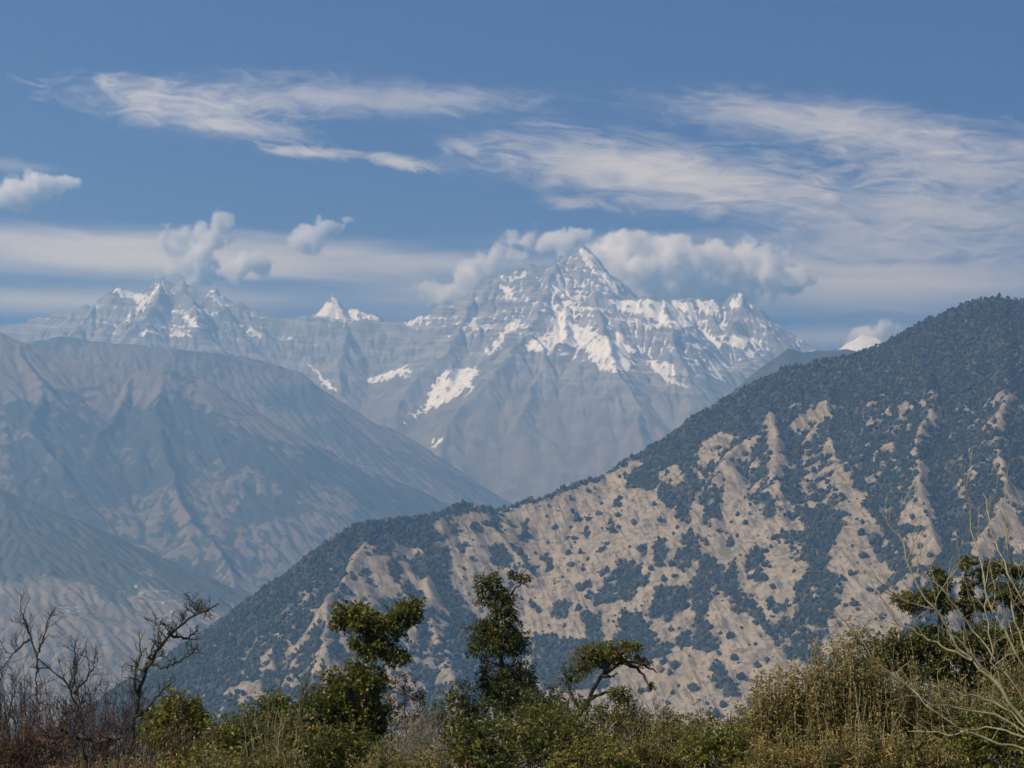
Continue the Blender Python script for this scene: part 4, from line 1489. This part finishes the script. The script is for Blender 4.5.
def bare(name, label, cat, px, Y, trunk, limbs=(), bark='dark', seed=0, r0=0.05, twig=(14, 0.5, 3), limb_twig=(8, 0.35, 2), up=0.35, spread=0.9, leaves=None, buds=None, r_min=0.0035, wig=0.02, group=None, ground=True):
    rng = np.random.default_rng(seed * 77 + 3)
    o, b = plant(name, label, cat, px, Y, group)
    tk = Tubes(7)
    P = curve_pts(([b] if ground else []) + [at(x, y, Y) for x, y in trunk], 26, rng, wig)
    tk.add(P, r0, r0 * 0.28, 0.3, 0.22, rng)
    tk.build('trunk', BM[bark], o, b)
    tw = Tubes(4)
    twigs_from(P[8:], r0 * 0.45, rng, tw, twig[2], twig[1], twig[0], spread, up, r_min=r_min)
    tips = [P]
    for lm in limbs:
        lt = Tubes(6)
        Q = curve_pts([at(x, y, Y + (rng.normal() * 0.12 if i else 0)) for i, (x, y) in enumerate(lm)], 16, rng, wig)
        lt.add(Q, r0 * 0.55, r0 * 0.16, 0.3, 0.2, rng)
        lo = lt.build('limb', BM[bark], o, b)
        lw = Tubes(4)
        twigs_from(Q, r0 * 0.3, rng, lw, limb_twig[2], limb_twig[1], limb_twig[0], spread, up, r_min=r_min)
        lw.build('twigs', BM[bark], lo, b)
        tips.append(Q)
    if tw.V:
        tw.build('twigs', BM[bark], o, b)
    if leaves:
        kind, n, size = leaves
        lv = Leaves()
        A = np.concatenate([v for v in tw.V])
        B = A[rng.integers(0, len(A), n)]
        lv.add(B, rng.normal(0, 1, (n, 3)), size, size * 0.45, np.clip(rng.normal(0.5, 0.22, n), 0, 1), rng)
        lv.build('leaves', LM[kind], o, b)
    return o


def thicket(name, label, cat, px, Y, lobes, bark='grey', seed=0, stems=16, r0=0.011, leaves=None, up=0.5, group=None, twig=(7, 0.45, 2), r_min=0.0032):
    """a bush of many thin bare stems"""
    rng = np.random.default_rng(seed * 57 + 5)
    o, b = plant(name, label, cat, px, Y, group)
    st = Tubes(4)
    tw = Tubes(3)
    k = Y / F
    for i in range(stems):
        lx, ly, rx, ry = lobes[i % len(lobes)]
        e = at(lx + rng.uniform(-1, 1) * rx, ly + rng.uniform(-1, 0.5) * ry, Y + rng.normal(0, 0.3) * rx * k)
        s0 = b + np.array(((e[0] - b[0]) * 0.55 + rng.normal(0, 0.15), rng.normal(0, 0.2), 0))
        P = curve_pts([s0, 0.5 * (s0 + e) + rng.normal(0, 0.09, 3), e], 12, rng, 0.018)
        st.add(P, r0, r0 * 0.35, rng.uniform(0.1, 0.9), 0.1, rng)
        twigs_from(P[4:], r0 * 0.6, rng, tw, twig[2], twig[1], twig[0], 0.8, up, r_min=r_min)
    st.build('stems', BM[bark], o, b)
    tw.build('twigs', BM[bark], o, b)
    if leaves:
        kind, n, size = leaves
        lv = Leaves()
        A = np.concatenate(tw.V)
        B = A[rng.integers(0, len(A), n)]
        lv.add(B, rng.normal(0, 1, (n, 3)), size, size * 0.42, np.clip(rng.normal(0.5, 0.2, n), 0, 1), rng)
        lv.build('leaves', LM[kind], o, b)
    return o


def cane(name, label, cat, px, Y, lobes, kind='dry', seed=0, n_stems=60, leaf=(0.11, 0.016), per=26, group=None, bark='straw', mixk=None):
    """a thick bush of upright thin stems with narrow feathery leaves"""
    rng = np.random.default_rng(seed * 91 + 1)
    o, b = plant(name, label, cat, px, Y, group)
    st = Tubes(3)
    lv = Leaves()
    lv2 = Leaves()
    k = Y / F
    for i in range(n_stems):
        lx, ly, rx, ry = lobes[i % len(lobes)]
        a = rng.uniform(0, 2 * math.pi)
        rad = math.sqrt(rng.uniform(0, 1))
        hx = rad * math.cos(a)
        top = at(lx + hx * rx, ly - ry * math.sqrt(max(0.02, 1 - hx * hx)) * (rng.uniform(0.45, 1.02) if rng.uniform() < 0.88 else rng.uniform(1.0, 1.28)), Y + rad * math.sin(a) * rx * k * 0.8)
        s0 = np.array((top[0] * 0.9 + b[0] * 0.1 + rng.normal(0, 0.06), top[1] + rng.normal(0, 0.1), float(ground_z(top[0], top[1]))))
        P = curve_pts([s0, 0.5 * (s0 + top) + rng.normal(0, 0.05, 3), top + np.array((rng.normal(0, 0.06), 0, 0))], 10, rng, 0.012)
        st.add(P, 0.006, 0.0025, rng.uniform(0, 1), 0.0, rng)
        n = int(per * rng.uniform(0.6, 1.3))
        u = rng.uniform(0.35, 1.0, n) ** 0.7
        ii = np.clip((u * 9).astype(int), 0, 8)
        B = P[ii] + (P[ii + 1] - P[ii]) * rng.uniform(0, 1, (n, 1)) + rng.normal(0, 0.035, (n, 3))
        D = unit(rng.normal(0, 1, (n, 3))) * 0.9 + np.array((0, 0, 0.45))
        t_ = np.clip(0.45 + rng.normal(0, 0.15) + rng.normal(0, 0.16, n), 0, 1)
        (lv2 if mixk and rng.uniform() < mixk[1] else lv).add(B, D, leaf[0], leaf[1], t_, rng, droop=0.25)
    st.build('stems', BM[bark], o, b)
    lv.build('foliage', LM[kind], o, b)
    if lv2.V:
        f2 = lv2.build('foliage', LM[mixk[0]], o, b)
        f2['label'] = 'greener leaves low in the bush' if mixk[0] in ('olive', 'bright', 'oak') else 'browner leaves'
    return o
# ------------------------------------------------------------------ the near hillside: trees and bushes one by one
# --- left: bare trees and twig thickets
bare('bare_tree', 'leafless dark tree leaning right with a crooked twiggy top, left of the round green bush', 'tree', 126, 33,
     [(128, 770), (129, 745), (136, 708), (143, 678), (155, 655), (168, 634), (186, 619), (204, 612), (217, 603)],
     [[(139, 700), (134, 676), (141, 655), (138, 637)], [(150, 665), (168, 668), (186, 658), (197, 648)], [(168, 634), (186, 640), (198, 630)], [(133, 720), (150, 706), (160, 692), (176, 680)], [(143, 678), (148, 660), (158, 640)]],
     'mossy', 1, 0.055, (15, 0.5, 3), (9, 0.34, 2), up=0.25, wig=0.02)
bare('bare_tree', 'leafless grey forked tree with curved limbs at the far left edge', 'tree', 88, 32,
     [(86, 770), (84, 735), (78, 708), (71, 688), (62, 678), (48, 668), (37, 656)],
     [[(37, 656), (29, 632), (20, 606)], [(37, 658), (36, 682), (38, 704)], [(72, 688), (76, 668), (75, 640)], [(74, 694), (86, 680), (98, 658)], [(37, 656), (44, 636), (48, 618)], [(29, 640), (16, 650), (2, 668)], [(78, 710), (66, 712), (60, 722)]],
     'dark', 2, 0.04, (12, 0.5, 3), (10, 0.46, 2), up=0.45, wig=0.012)
bare('bare_tree', 'short mossy limb tree stretching sideways over the rusty bush at lower left', 'tree', 84, 30,
     [(86, 760), (78, 738), (66, 732), (50, 738), (30, 748), (8, 760)], [[(78, 738), (100, 742), (128, 736)]], 'mossy', 3, 0.075, (16, 0.35, 2), (8, 0.3, 2), up=0.5)
thicket('twig_thicket', 'tangle of thin leafless grey twigs against the left picture edge', 'bush', 2, 31, [(0, 690, 22, 50), (18, 715, 24, 40), (-14, 660, 20, 45)], 'grey', 4, 26)
thicket('twig_thicket', 'rusty brown thicket of dead twigs and leaves at the bottom left corner', 'bush', 26, 28, [(14, 745, 30, 26), (45, 742, 22, 28)], 'red', 5, 42, leaves=('rust', 2600, 0.05), up=0.3)
thicket('twig_thicket', 'reddish grey twig thicket between the two tall bare trees', 'bush', 100, 31, [(100, 728, 30, 38), (75, 742, 25, 24), (118, 742, 18, 28)], 'red', 6, 40, leaves=('rust', 500, 0.04))
thicket('twig_thicket', 'low brownish twig thicket with a few yellow leaves, below the round green bush', 'bush', 165, 29, [(160, 752, 32, 22), (195, 756, 26, 18)], 'red', 7, 40, leaves=('olive', 1500, 0.055))
leafy('bush', 'round bright green bush just right of the leaning bare tree', 'bush', 178, 34, [(178, 716, 24, 24), (160, 730, 22, 20), (196, 728, 18, 22), (182, 738, 30, 20)], 'bright', n_px=0.36, per=8, leaf=(0.10, 0.042), seed=8, accent=('rust', 0.05))
leafy('bush', 'loose broad-leaved green bush between the round bush and the pointed dark bush', 'bush', 226, 31, [(216, 736, 18, 16), (236, 730, 18, 18), (226, 752, 30, 16)], 'bright', n_px=0.18, per=6, leaf=(0.105, 0.042), seed=9, gap=0.2)
leafy('bush', 'dark green pointed bush with pale upright stalks, left of the tall forked leafy tree', 'bush', 270, 36, [(272, 705, 16, 14), (262, 720, 28, 20), (284, 718, 22, 20), (268, 740, 38, 22)], 'oak', n_px=0.34, per=7, leaf=(0.085, 0.035), seed=10)
thicket('stalk_clump', 'clump of pale thin upright stalks in front of the pointed dark bush', 'bush', 272, 30, [(262, 725, 22, 40), (286, 735, 22, 40)], 'straw', 11, 26, leaves=('olive', 900, 0.05), twig=(4, 0.3, 1), r0=0.008)
cane('cane_bush', 'olive brown feathery bush at the bottom, under the pointed dark bush', 'bush', 250, 27, [(225, 790, 42, 36), (270, 790, 40, 38)], 'olive', 12, 170, (0.085, 0.026), 48)
thicket('twig_thicket', 'tan twiggy bush with withered leaves leaning on the forked leafy tree', 'bush', 312, 39, [(322, 700, 22, 30), (312, 725, 22, 28), (335, 685, 14, 26)], 'grey', 13, 40, leaves=('olive', 2600, 0.055))
thicket('twig_thicket', 'tall fine grey twig thicket around the foot of the forked bare tree', 'bush', 60, 34, [(45, 702, 30, 42), (82, 712, 26, 40), (20, 712, 22, 36)], 'grey', 80, 44, twig=(8, 0.5, 2), leaves=('rust', 500, 0.04))
thicket('twig_thicket', 'fine grey twig thicket just left of the round bright green bush', 'bush', 142, 35, [(135, 710, 22, 36), (155, 722, 18, 30), (118, 718, 18, 34)], 'grey', 81, 38, twig=(8, 0.45, 2), leaves=('olive', 500, 0.045))
# --- the forked leafy tree
leafy('leafy_tree', 'tall forked leafy tree with pale trunk, left of the orange-brown bush', 'tree', 362, 37,
      [(348, 612, 16, 10), (362, 622, 20, 12), (340, 622, 9, 8), (384, 630, 20, 12), (404, 616, 17, 11), (416, 608, 10, 9), (376, 646, 20, 14), (398, 658, 16, 7), (362, 640, 12, 9),
       (352, 680, 24, 16), (334, 700, 20, 16), (368, 688, 16, 20), (346, 716, 30, 20), (330, 742, 30, 22), (372, 722, 20, 24), (356, 752, 26, 18)],
      'oak', 'pale', [(358, 790), (362, 745), (366, 708), (369, 672), (374, 648)], [[(371, 664), (360, 640), (350, 618)], [(373, 655), (392, 640), (410, 614)], [(368, 690), (350, 684), (338, 696)], [(370, 672), (388, 664), (402, 656)], [(364, 735), (345, 728), (330, 738)]],
      n_px=0.75, per=8, leaf=(0.095, 0.045), seed=14, gap=0.22, r0=0.07, accent=('dry', 0.03))
leafy('bush', 'orange-brown autumn bush right of the tall forked leafy tree', 'bush', 404, 38, [(404, 690, 20, 18), (392, 706, 16, 18), (418, 712, 18, 22), (402, 728, 24, 16)], 'orange', 'grey', n_px=0.26, per=6, leaf=(0.07, 0.03), seed=15, gap=0.15, accent=('olive', 0.35))
thicket('twig_thicket', 'pale grey bare twig bush below the orange-brown bush', 'bush', 415, 30, [(405, 745, 28, 30), (435, 740, 26, 28)], 'pale', 16, 34, r0=0.010, leaves=('olive', 500, 0.045))
leafy('bush', 'small dark sapling with a thin bare tip between orange bush and the tall column tree', 'bush', 440, 39, [(442, 708, 14, 14), (430, 722, 14, 12), (452, 724, 16, 14)], 'dark', n_px=0.3, per=6, leaf=(0.075, 0.03), seed=17, gap=0.1)
# --- the column tree
leafy('column_tree', 'tall narrow dark evergreen stacked in three round tufts with a ragged top', 'tree', 508, 38,
      [(484, 584, 9, 9), (494, 580, 11, 8), (489, 597, 12, 9), (502, 606, 13, 12), (512, 610, 9, 10), (503, 594, 9, 7), (523, 578, 9, 4), (512, 575, 5, 4),
       (484, 636, 16, 15), (505, 634, 20, 15), (496, 648, 26, 11), (516, 645, 14, 12), (497, 626, 18, 9),
       (496, 680, 26, 15), (520, 678, 22, 16), (507, 694, 32, 15), (512, 706, 26, 12)],
      'dark', 'mossy', [(508, 770), (507, 720), (504, 675), (498, 640), (497, 612), (492, 588)], [[(498, 612), (510, 596), (522, 580)], [(500, 640), (484, 636)], [(505, 680), (526, 678)], [(494, 598), (486, 584)], [(504, 668), (488, 660)]],
      n_px=0.62, per=8, leaf=(0.075, 0.034), seed=18, gap=0.28, r0=0.075, accent=('rust', 0.035))
leafy('bush', 'dense dark green bush at the left foot of the three-tufted column tree', 'bush', 465, 37, [(462, 700, 24, 16), (446, 716, 18, 14), (478, 716, 22, 18), (462, 732, 34, 18)], 'dark', n_px=0.36, per=7, leaf=(0.075, 0.034), seed=19)
leafy('bush', 'glossy broad-leaved green bush at the bottom, right of the pale bare twigs', 'bush', 480, 29, [(468, 742, 24, 22), (494, 736, 24, 20), (482, 760, 40, 20)], 'oak', n_px=0.24, per=7, leaf=(0.085, 0.04), seed=20, accent=('rust', 0.06))
leafy('bush', 'mid green bush at the bottom directly below the flat-topped tree', 'bush', 548, 30, [(530, 738, 26, 22), (560, 730, 28, 22), (548, 755, 44, 22), (584, 752, 24, 20)], 'oak', n_px=0.28, per=7, leaf=(0.07, 0.03), seed=21, accent=('dry', 0.04))
leafy('bush', 'small dark bush with spiky top between column tree and flat-topped tree', 'bush', 562, 38, [(566, 676, 6, 12), (562, 692, 14, 11), (552, 704, 18, 12), (574, 706, 16, 14)], 'dark', n_px=0.36, per=7, leaf=(0.07, 0.03), seed=22, gap=0.2)
# --- the flat-topped tree
leafy('flat_topped_tree', 'wind-bent flat-topped tree with dark crooked trunk and a drooping right limb', 'tree', 576, 38,
      [(586, 660, 16, 11), (600, 652, 18, 9), (618, 648, 18, 7), (634, 648, 12, 5), (578, 672, 10, 10), (606, 662, 22, 7), (628, 658, 14, 4), (640, 664, 12, 4), (566, 684, 6, 10), (620, 696, 13, 10), (628, 708, 9, 10), (652, 686, 3, 4)],
      'oak', 'dark', [(572, 740), (580, 712), (592, 694), (600, 676), (611, 662)],
      [[(601, 676), (620, 662), (640, 663), (658, 672)], [(625, 663), (640, 670), (650, 688)], [(588, 700), (604, 692), (622, 694)], [(609, 664), (596, 655), (584, 658)], [(611, 662), (626, 652), (638, 648)], [(582, 710), (570, 694), (566, 676)], [(602, 676), (612, 677), (618, 673)]],
      n_px=1.25, per=8, leaf=(0.058, 0.028), seed=23, gap=0.12, r0=0.095, accent=('olive', 0.4))
thicket('twig_thicket', 'grey leafless bush right behind the drooping limb of the flat-topped tree', 'bush', 640, 38, [(645, 715, 18, 18), (630, 725, 18, 14), (660, 722, 16, 14)], 'grey', 24, 30)
bare('fallen_branch_shrub', 'pale bleached crooked branches poking up through the bushes below the flat-topped tree', 'shrub', 612, 31,
     [(606, 766), (592, 745), (606, 735), (616, 722)], [[(592, 745), (578, 742), (566, 748)], [(610, 764), (630, 740), (640, 728)], [(624, 764), (650, 756), (672, 752)]], 'pale', 25, 0.028, (10, 0.3, 2), (6, 0.25, 2), up=0.35)
cane('cane_bush', 'olive and brown feathery bush between the bleached branches and the bright green bush', 'bush', 640, 31, [(612, 784, 40, 46), (652, 780, 36, 46)], 'olive', 26, 200, (0.085, 0.026), 48, mixk=('rust', 0.2))
leafy('bush', 'yellow-green bushy shrub at the bottom, left of the tall dry cane clumps', 'bush', 716, 30, [(706, 738, 22, 16), (728, 742, 22, 16), (692, 752, 24, 16), (716, 758, 36, 18)], 'bright', n_px=0.34, per=7, leaf=(0.062, 0.03), seed=27)
leafy('bush', 'dull green low shrub between brown feathery bush and yellow-green shrub', 'bush', 672, 33, [(668, 738, 20, 16), (684, 746, 20, 16)], 'oak', n_px=0.34, per=7, leaf=(0.065, 0.03), seed=28, accent=('dry', 0.1))
leafy('bush', 'small reddish leafed bush peeping up behind the yellow-green shrub', 'bush', 730, 34, [(728, 722, 14, 10), (740, 730, 14, 10)], 'rust', 'red', n_px=0.3, per=6, leaf=(0.06, 0.028), seed=29, gap=0.2)
# --- the dry cane clumps on the right
cane('cane_bush', 'dry tan cane clump at the left end of the tall canes, beside the yellow-green shrub', 'bush', 768, 31, [(760, 770, 30, 82), (784, 766, 28, 92)], 'dry', 30, 230, (0.085, 0.028), 60, mixk=('olive', 0.3))
cane('cane_bush', 'large olive-brown cane clump in the middle of the canes, below the small dark tuft tree', 'bush', 830, 31, [(810, 756, 34, 94), (838, 752, 32, 106), (858, 760, 30, 116)], 'dry', 31, 330, (0.085, 0.028), 60, mixk=('olive', 0.35))
cane('cane_bush', 'tall yellowish cane clump below the dark layered tree', 'bush', 905, 31, [(884, 752, 32, 90), (912, 754, 32, 78), (938, 766, 28, 74)], 'dry', 32, 300, (0.09, 0.026), 58, mixk=('olive', 0.3))
cane('cane_bush', 'green and straw coloured low canes at the very bottom, right of the yellow-green shrub', 'bush', 790, 27, [(770, 800, 44, 56), (812, 800, 40, 60)], 'olive', 33, 230, (0.08, 0.026), 52, mixk=('dry', 0.45))
cane('cane_bush', 'straw coloured canes with pale bent stalks at the very bottom, under the pale whip branches', 'bush', 880, 27, [(855, 800, 42, 66), (900, 800, 44, 66), (940, 806, 36, 60)], 'dry', 34, 260, (0.085, 0.026), 52, mixk=('olive', 0.4))
thicket('stalk_clump', 'pale straw stalks standing out of the middle cane clump', 'bush', 835, 28, [(830, 730, 20, 50), (850, 720, 20, 40), (900, 740, 26, 40)], 'straw', 35, 20, twig=(3, 0.2, 1), r0=0.008)
leafy('tuft_tree', 'small dark tuft-headed tree rising out of the cane clump', 'tree', 862, 36, [(862, 637, 14, 10), (852, 648, 9, 9), (872, 648, 8, 8), (864, 664, 12, 10), (862, 684, 14, 14)], 'dark', 'mossy', [(864, 760), (864, 700), (863, 650)], [], n_px=0.5, per=7, leaf=(0.06, 0.026), seed=36, r0=0.05, accent=('olive', 0.3))
cane('cane_bush', 'golden-brown cane clump at the right edge, behind the pale whip branches', 'bush', 990, 33, [(962, 764, 30, 84), (992, 760, 30, 88), (1022, 756, 30, 96)], 'dry', 95, 240, (0.085, 0.026), 52, mixk=('olive', 0.35))
# --- right: the dark layered tree
leafy('layered_tree', 'dark mossy tree with flat layered boughs and two upright trunks at the right', 'tree', 966, 37,
      [(908, 602, 15, 8), (924, 598, 18, 8), (940, 580, 9, 12), (944, 604, 14, 9), (966, 562, 8, 6), (985, 574, 14, 5), (996, 566, 10, 6), (1002, 590, 20, 8), (1018, 600, 16, 9), (984, 604, 14, 6), (968, 600, 6, 24), (1016, 572, 12, 6),
       (900, 648, 22, 16), (930, 640, 26, 16), (956, 650, 24, 16), (985, 640, 24, 16), (1012, 646, 24, 18), (1036, 620, 26, 20), (920, 668, 28, 14), (880, 662, 16, 14), (962, 676, 30, 16), (1000, 676, 30, 18), (1040, 666, 28, 24)],
      'dark', 'mossy', [(966, 740), (968, 680), (967, 630), (966, 590), (965, 556)],
      [[(946, 700), (940, 650), (938, 610), (939, 574)], [(967, 605), (944, 606), (912, 602)], [(966, 590), (986, 578), (1004, 570)], [(967, 612), (992, 598), (1018, 600)], [(968, 650), (1000, 640), (1030, 622)], [(966, 560), (976, 564), (990, 560)], [(966, 660), (930, 648), (900, 650)]],
      n_px=1.3, per=9, leaf=(0.07, 0.034), seed=37, gap=0.22, r0=0.11, accent=('olive', 0.35), upright=0.15)
leafy('bush', 'dark green bush filling the bottom right corner', 'bush', 1004, 29, [(985, 728, 30, 22), (1016, 720, 30, 24), (1000, 754, 44, 24), (960, 752, 26, 20)], 'oak', n_px=0.26, per=7, leaf=(0.085, 0.04), seed=38)
# --- right front: long pale whips
WB = [(1046, 790), (1030, 752), (1012, 726)]
bare('whip_shrub', 'leafless shrub of long pale curved whips fanning in from the right edge', 'shrub', 1060, 17,
     [(1052, 770), (1036, 735), (1004, 692), (972, 660), (942, 622), (918, 586), (903, 556), (896, 532)],
     [[(1040, 700), (1004, 632), (984, 580), (970, 520), (964, 462)], [(1046, 640), (1016, 590), (994, 540), (984, 492)], [(1042, 742), (990, 712), (930, 704), (890, 676), (858, 640), (832, 604)],
      [(1040, 752), (980, 738), (934, 712), (902, 684), (880, 650)], [(1004, 692), (960, 640), (934, 610), (905, 600), (880, 590)], [(972, 660), (930, 640), (898, 622), (868, 608)],
      [(1040, 720), (1000, 664), (962, 620), (930, 570)], [(1044, 690), (1020, 640), (1008, 590), (1010, 540), (1004, 500)], [(1048, 660), (1026, 610), (1020, 560)], [(1036, 735), (996, 700), (940, 690), (908, 664)],
      [(1010, 700), (992, 660), (986, 610), (988, 570)], [(1050, 748), (1000, 726), (950, 735), (910, 730)]],
     'straw', 39, 0.021, (8, 0.6, 2), (9, 0.6, 1), up=0.45, spread=0.5, r_min=0.0026, wig=0.013)
leafy('bush', 'leafy green bush under the left foot of the flat-topped tree', 'bush', 556, 34, [(540, 718, 24, 16), (566, 716, 22, 16), (590, 722, 20, 14), (552, 734, 40, 18)], 'oak', n_px=0.34, per=7, leaf=(0.07, 0.03), seed=60, accent=('dry', 0.06))
leafy('bush', 'olive bush with brown dead tips between the flat-topped tree and the yellow-green shrub', 'bush', 655, 35, [(618, 730, 22, 16), (648, 734, 24, 16), (676, 738, 22, 15)], 'olive', n_px=0.34, per=7, leaf=(0.065, 0.028), seed=61, accent=('rust', 0.12))
leafy('bush', 'broad green bush at the foot of the tall forked leafy tree', 'bush', 345, 31, [(320, 752, 26, 20), (350, 748, 26, 22), (378, 752, 22, 20)], 'oak', n_px=0.3, per=7, leaf=(0.085, 0.036), seed=62)
leafy('bush', 'ragged olive bush between the pointed dark bush and the tan twiggy bush', 'bush', 300, 33, [(296, 728, 18, 18), (306, 746, 24, 22), (286, 750, 22, 18)], 'olive', n_px=0.3, per=7, leaf=(0.075, 0.032), seed=63, accent=('dry', 0.15))
leafy('bush', 'low yellowish bush at the bottom between the leaning bare tree and the loose broad-leaved bush', 'bush', 200, 28, [(180, 770, 26, 18), (210, 766, 26, 20)], 'bright', n_px=0.3, per=7, leaf=(0.075, 0.034), seed=64, accent=('dry', 0.2))
cane('cane_bush', 'brown and olive scrub at the very bottom, between forked tree and column tree', 'bush', 405, 28, [(380, 792, 36, 40), (425, 792, 36, 42)], 'dry', 70, 170, (0.075, 0.024), 44, mixk=('olive', 0.5))
cane('cane_bush', 'reddish brown scrub at the very bottom, under the leaning bare tree', 'bush', 110, 27, [(70, 796, 40, 36), (120, 796, 40, 40), (160, 796, 30, 36)], 'rust', 71, 200, (0.07, 0.022), 40, mixk=('dry', 0.4))
leafy('bush', 'sunlit yellow-green bush at the bottom between column tree and bleached branches', 'bush', 590, 28, [(566, 768, 26, 20), (596, 762, 28, 22), (624, 770, 24, 18)], 'bright', n_px=0.34, per=7, leaf=(0.065, 0.03), seed=72, accent=('dry', 0.15))
leafy('bush', 'tall olive bush with twiggy top, right behind the bleached branches', 'bush', 690, 36, [(664, 722, 18, 14), (690, 728, 22, 16), (704, 720, 14, 12)], 'olive', n_px=0.34, per=7, leaf=(0.065, 0.028), seed=73, accent=('rust', 0.15))
leafy('bush', 'dark green bush right of the column tree foot, reaching up beside the spiky dark bush', 'bush', 538, 36, [(532, 704, 20, 16), (548, 712, 18, 16), (524, 722, 22, 16), (545, 732, 28, 16)], 'dark', n_px=0.42, per=7, leaf=(0.075, 0.034), seed=90)
leafy('bush', 'dark leafy bush filling the gap between the pointed dark bush and the forked leafy tree', 'bush', 312, 37, [(300, 716, 18, 16), (318, 712, 16, 18), (308, 734, 26, 18)], 'dark', n_px=0.42, per=7, leaf=(0.08, 0.036), seed=91, accent=('dry', 0.06))
leafy('bush', 'dark green low bush between the loose broad-leaved bush and the pointed dark bush', 'bush', 238, 35, [(228, 734, 20, 14), (246, 738, 20, 14), (236, 750, 28, 16)], 'dark', n_px=0.42, per=7, leaf=(0.085, 0.038), seed=92)
leafy('bush', 'dark green bush right below the drooping limb of the flat-topped tree', 'bush', 625, 36, [(608, 716, 18, 14), (628, 722, 20, 14), (615, 736, 30, 16), (646, 738, 22, 14)], 'dark', n_px=0.42, per=7, leaf=(0.07, 0.032), seed=93, accent=('dry', 0.08))
leafy('bush', 'deep green bush at the right end of the yellow-green shrub, under the tan cane clump', 'bush', 752, 33, [(742, 738, 18, 16), (760, 746, 20, 16)], 'dark', n_px=0.42, per=7, leaf=(0.07, 0.032), seed=94)
# --- behind the first row: bushes that close the gaps further down the slope
leafy('bush', 'dim green bush behind the rusty thicket and bare trees', 'bush', 60, 44, [(40, 762, 40, 18), (90, 760, 40, 16), (0, 766, 40, 18)], 'olive', 'grey', n_px=0.2, per=6, leaf=(0.09, 0.04), seed=50)
leafy('bush', 'olive bush low behind the pale bare twigs, between forked tree and column tree', 'bush', 420, 42, [(395, 752, 34, 22), (440, 750, 34, 22)], 'olive', n_px=0.24, per=6, leaf=(0.085, 0.035), seed=51)
leafy('bush', 'green bush low behind the loose broad-leaved bush', 'bush', 235, 42, [(215, 752, 34, 18), (260, 752, 34, 20), (300, 748, 30, 26)], 'oak', n_px=0.24, per=6, leaf=(0.085, 0.035), seed=52)
leafy('bush', 'green bush behind the flat-topped tree and bleached branches', 'bush', 610, 43, [(590, 735, 34, 20), (630, 742, 34, 18), (668, 746, 32, 16)], 'olive', n_px=0.24, per=6, leaf=(0.085, 0.035), seed=53)
leafy('bush', 'dark bush behind the tall yellowish cane clump, under the layered tree', 'bush', 955, 40, [(920, 710, 40, 26), (970, 712, 40, 28), (1020, 706, 40, 30)], 'dark', n_px=0.26, per=6, leaf=(0.08, 0.035), seed=54)
leafy('bush', 'low green bush far behind the yellow-green shrub, right of the flat-topped tree', 'bush', 700, 40, [(660, 752, 40, 18), (705, 752, 40, 18), (745, 748, 34, 22)], 'olive', n_px=0.36, per=7, leaf=(0.085, 0.038), seed=55)
leafy('bush', 'low dark bush behind the glossy broad-leaved bush and the mid green bush', 'bush', 520, 41, [(480, 752, 40, 18), (525, 748, 40, 20), (570, 752, 40, 16)], 'oak', n_px=0.36, per=7, leaf=(0.085, 0.038), seed=56)
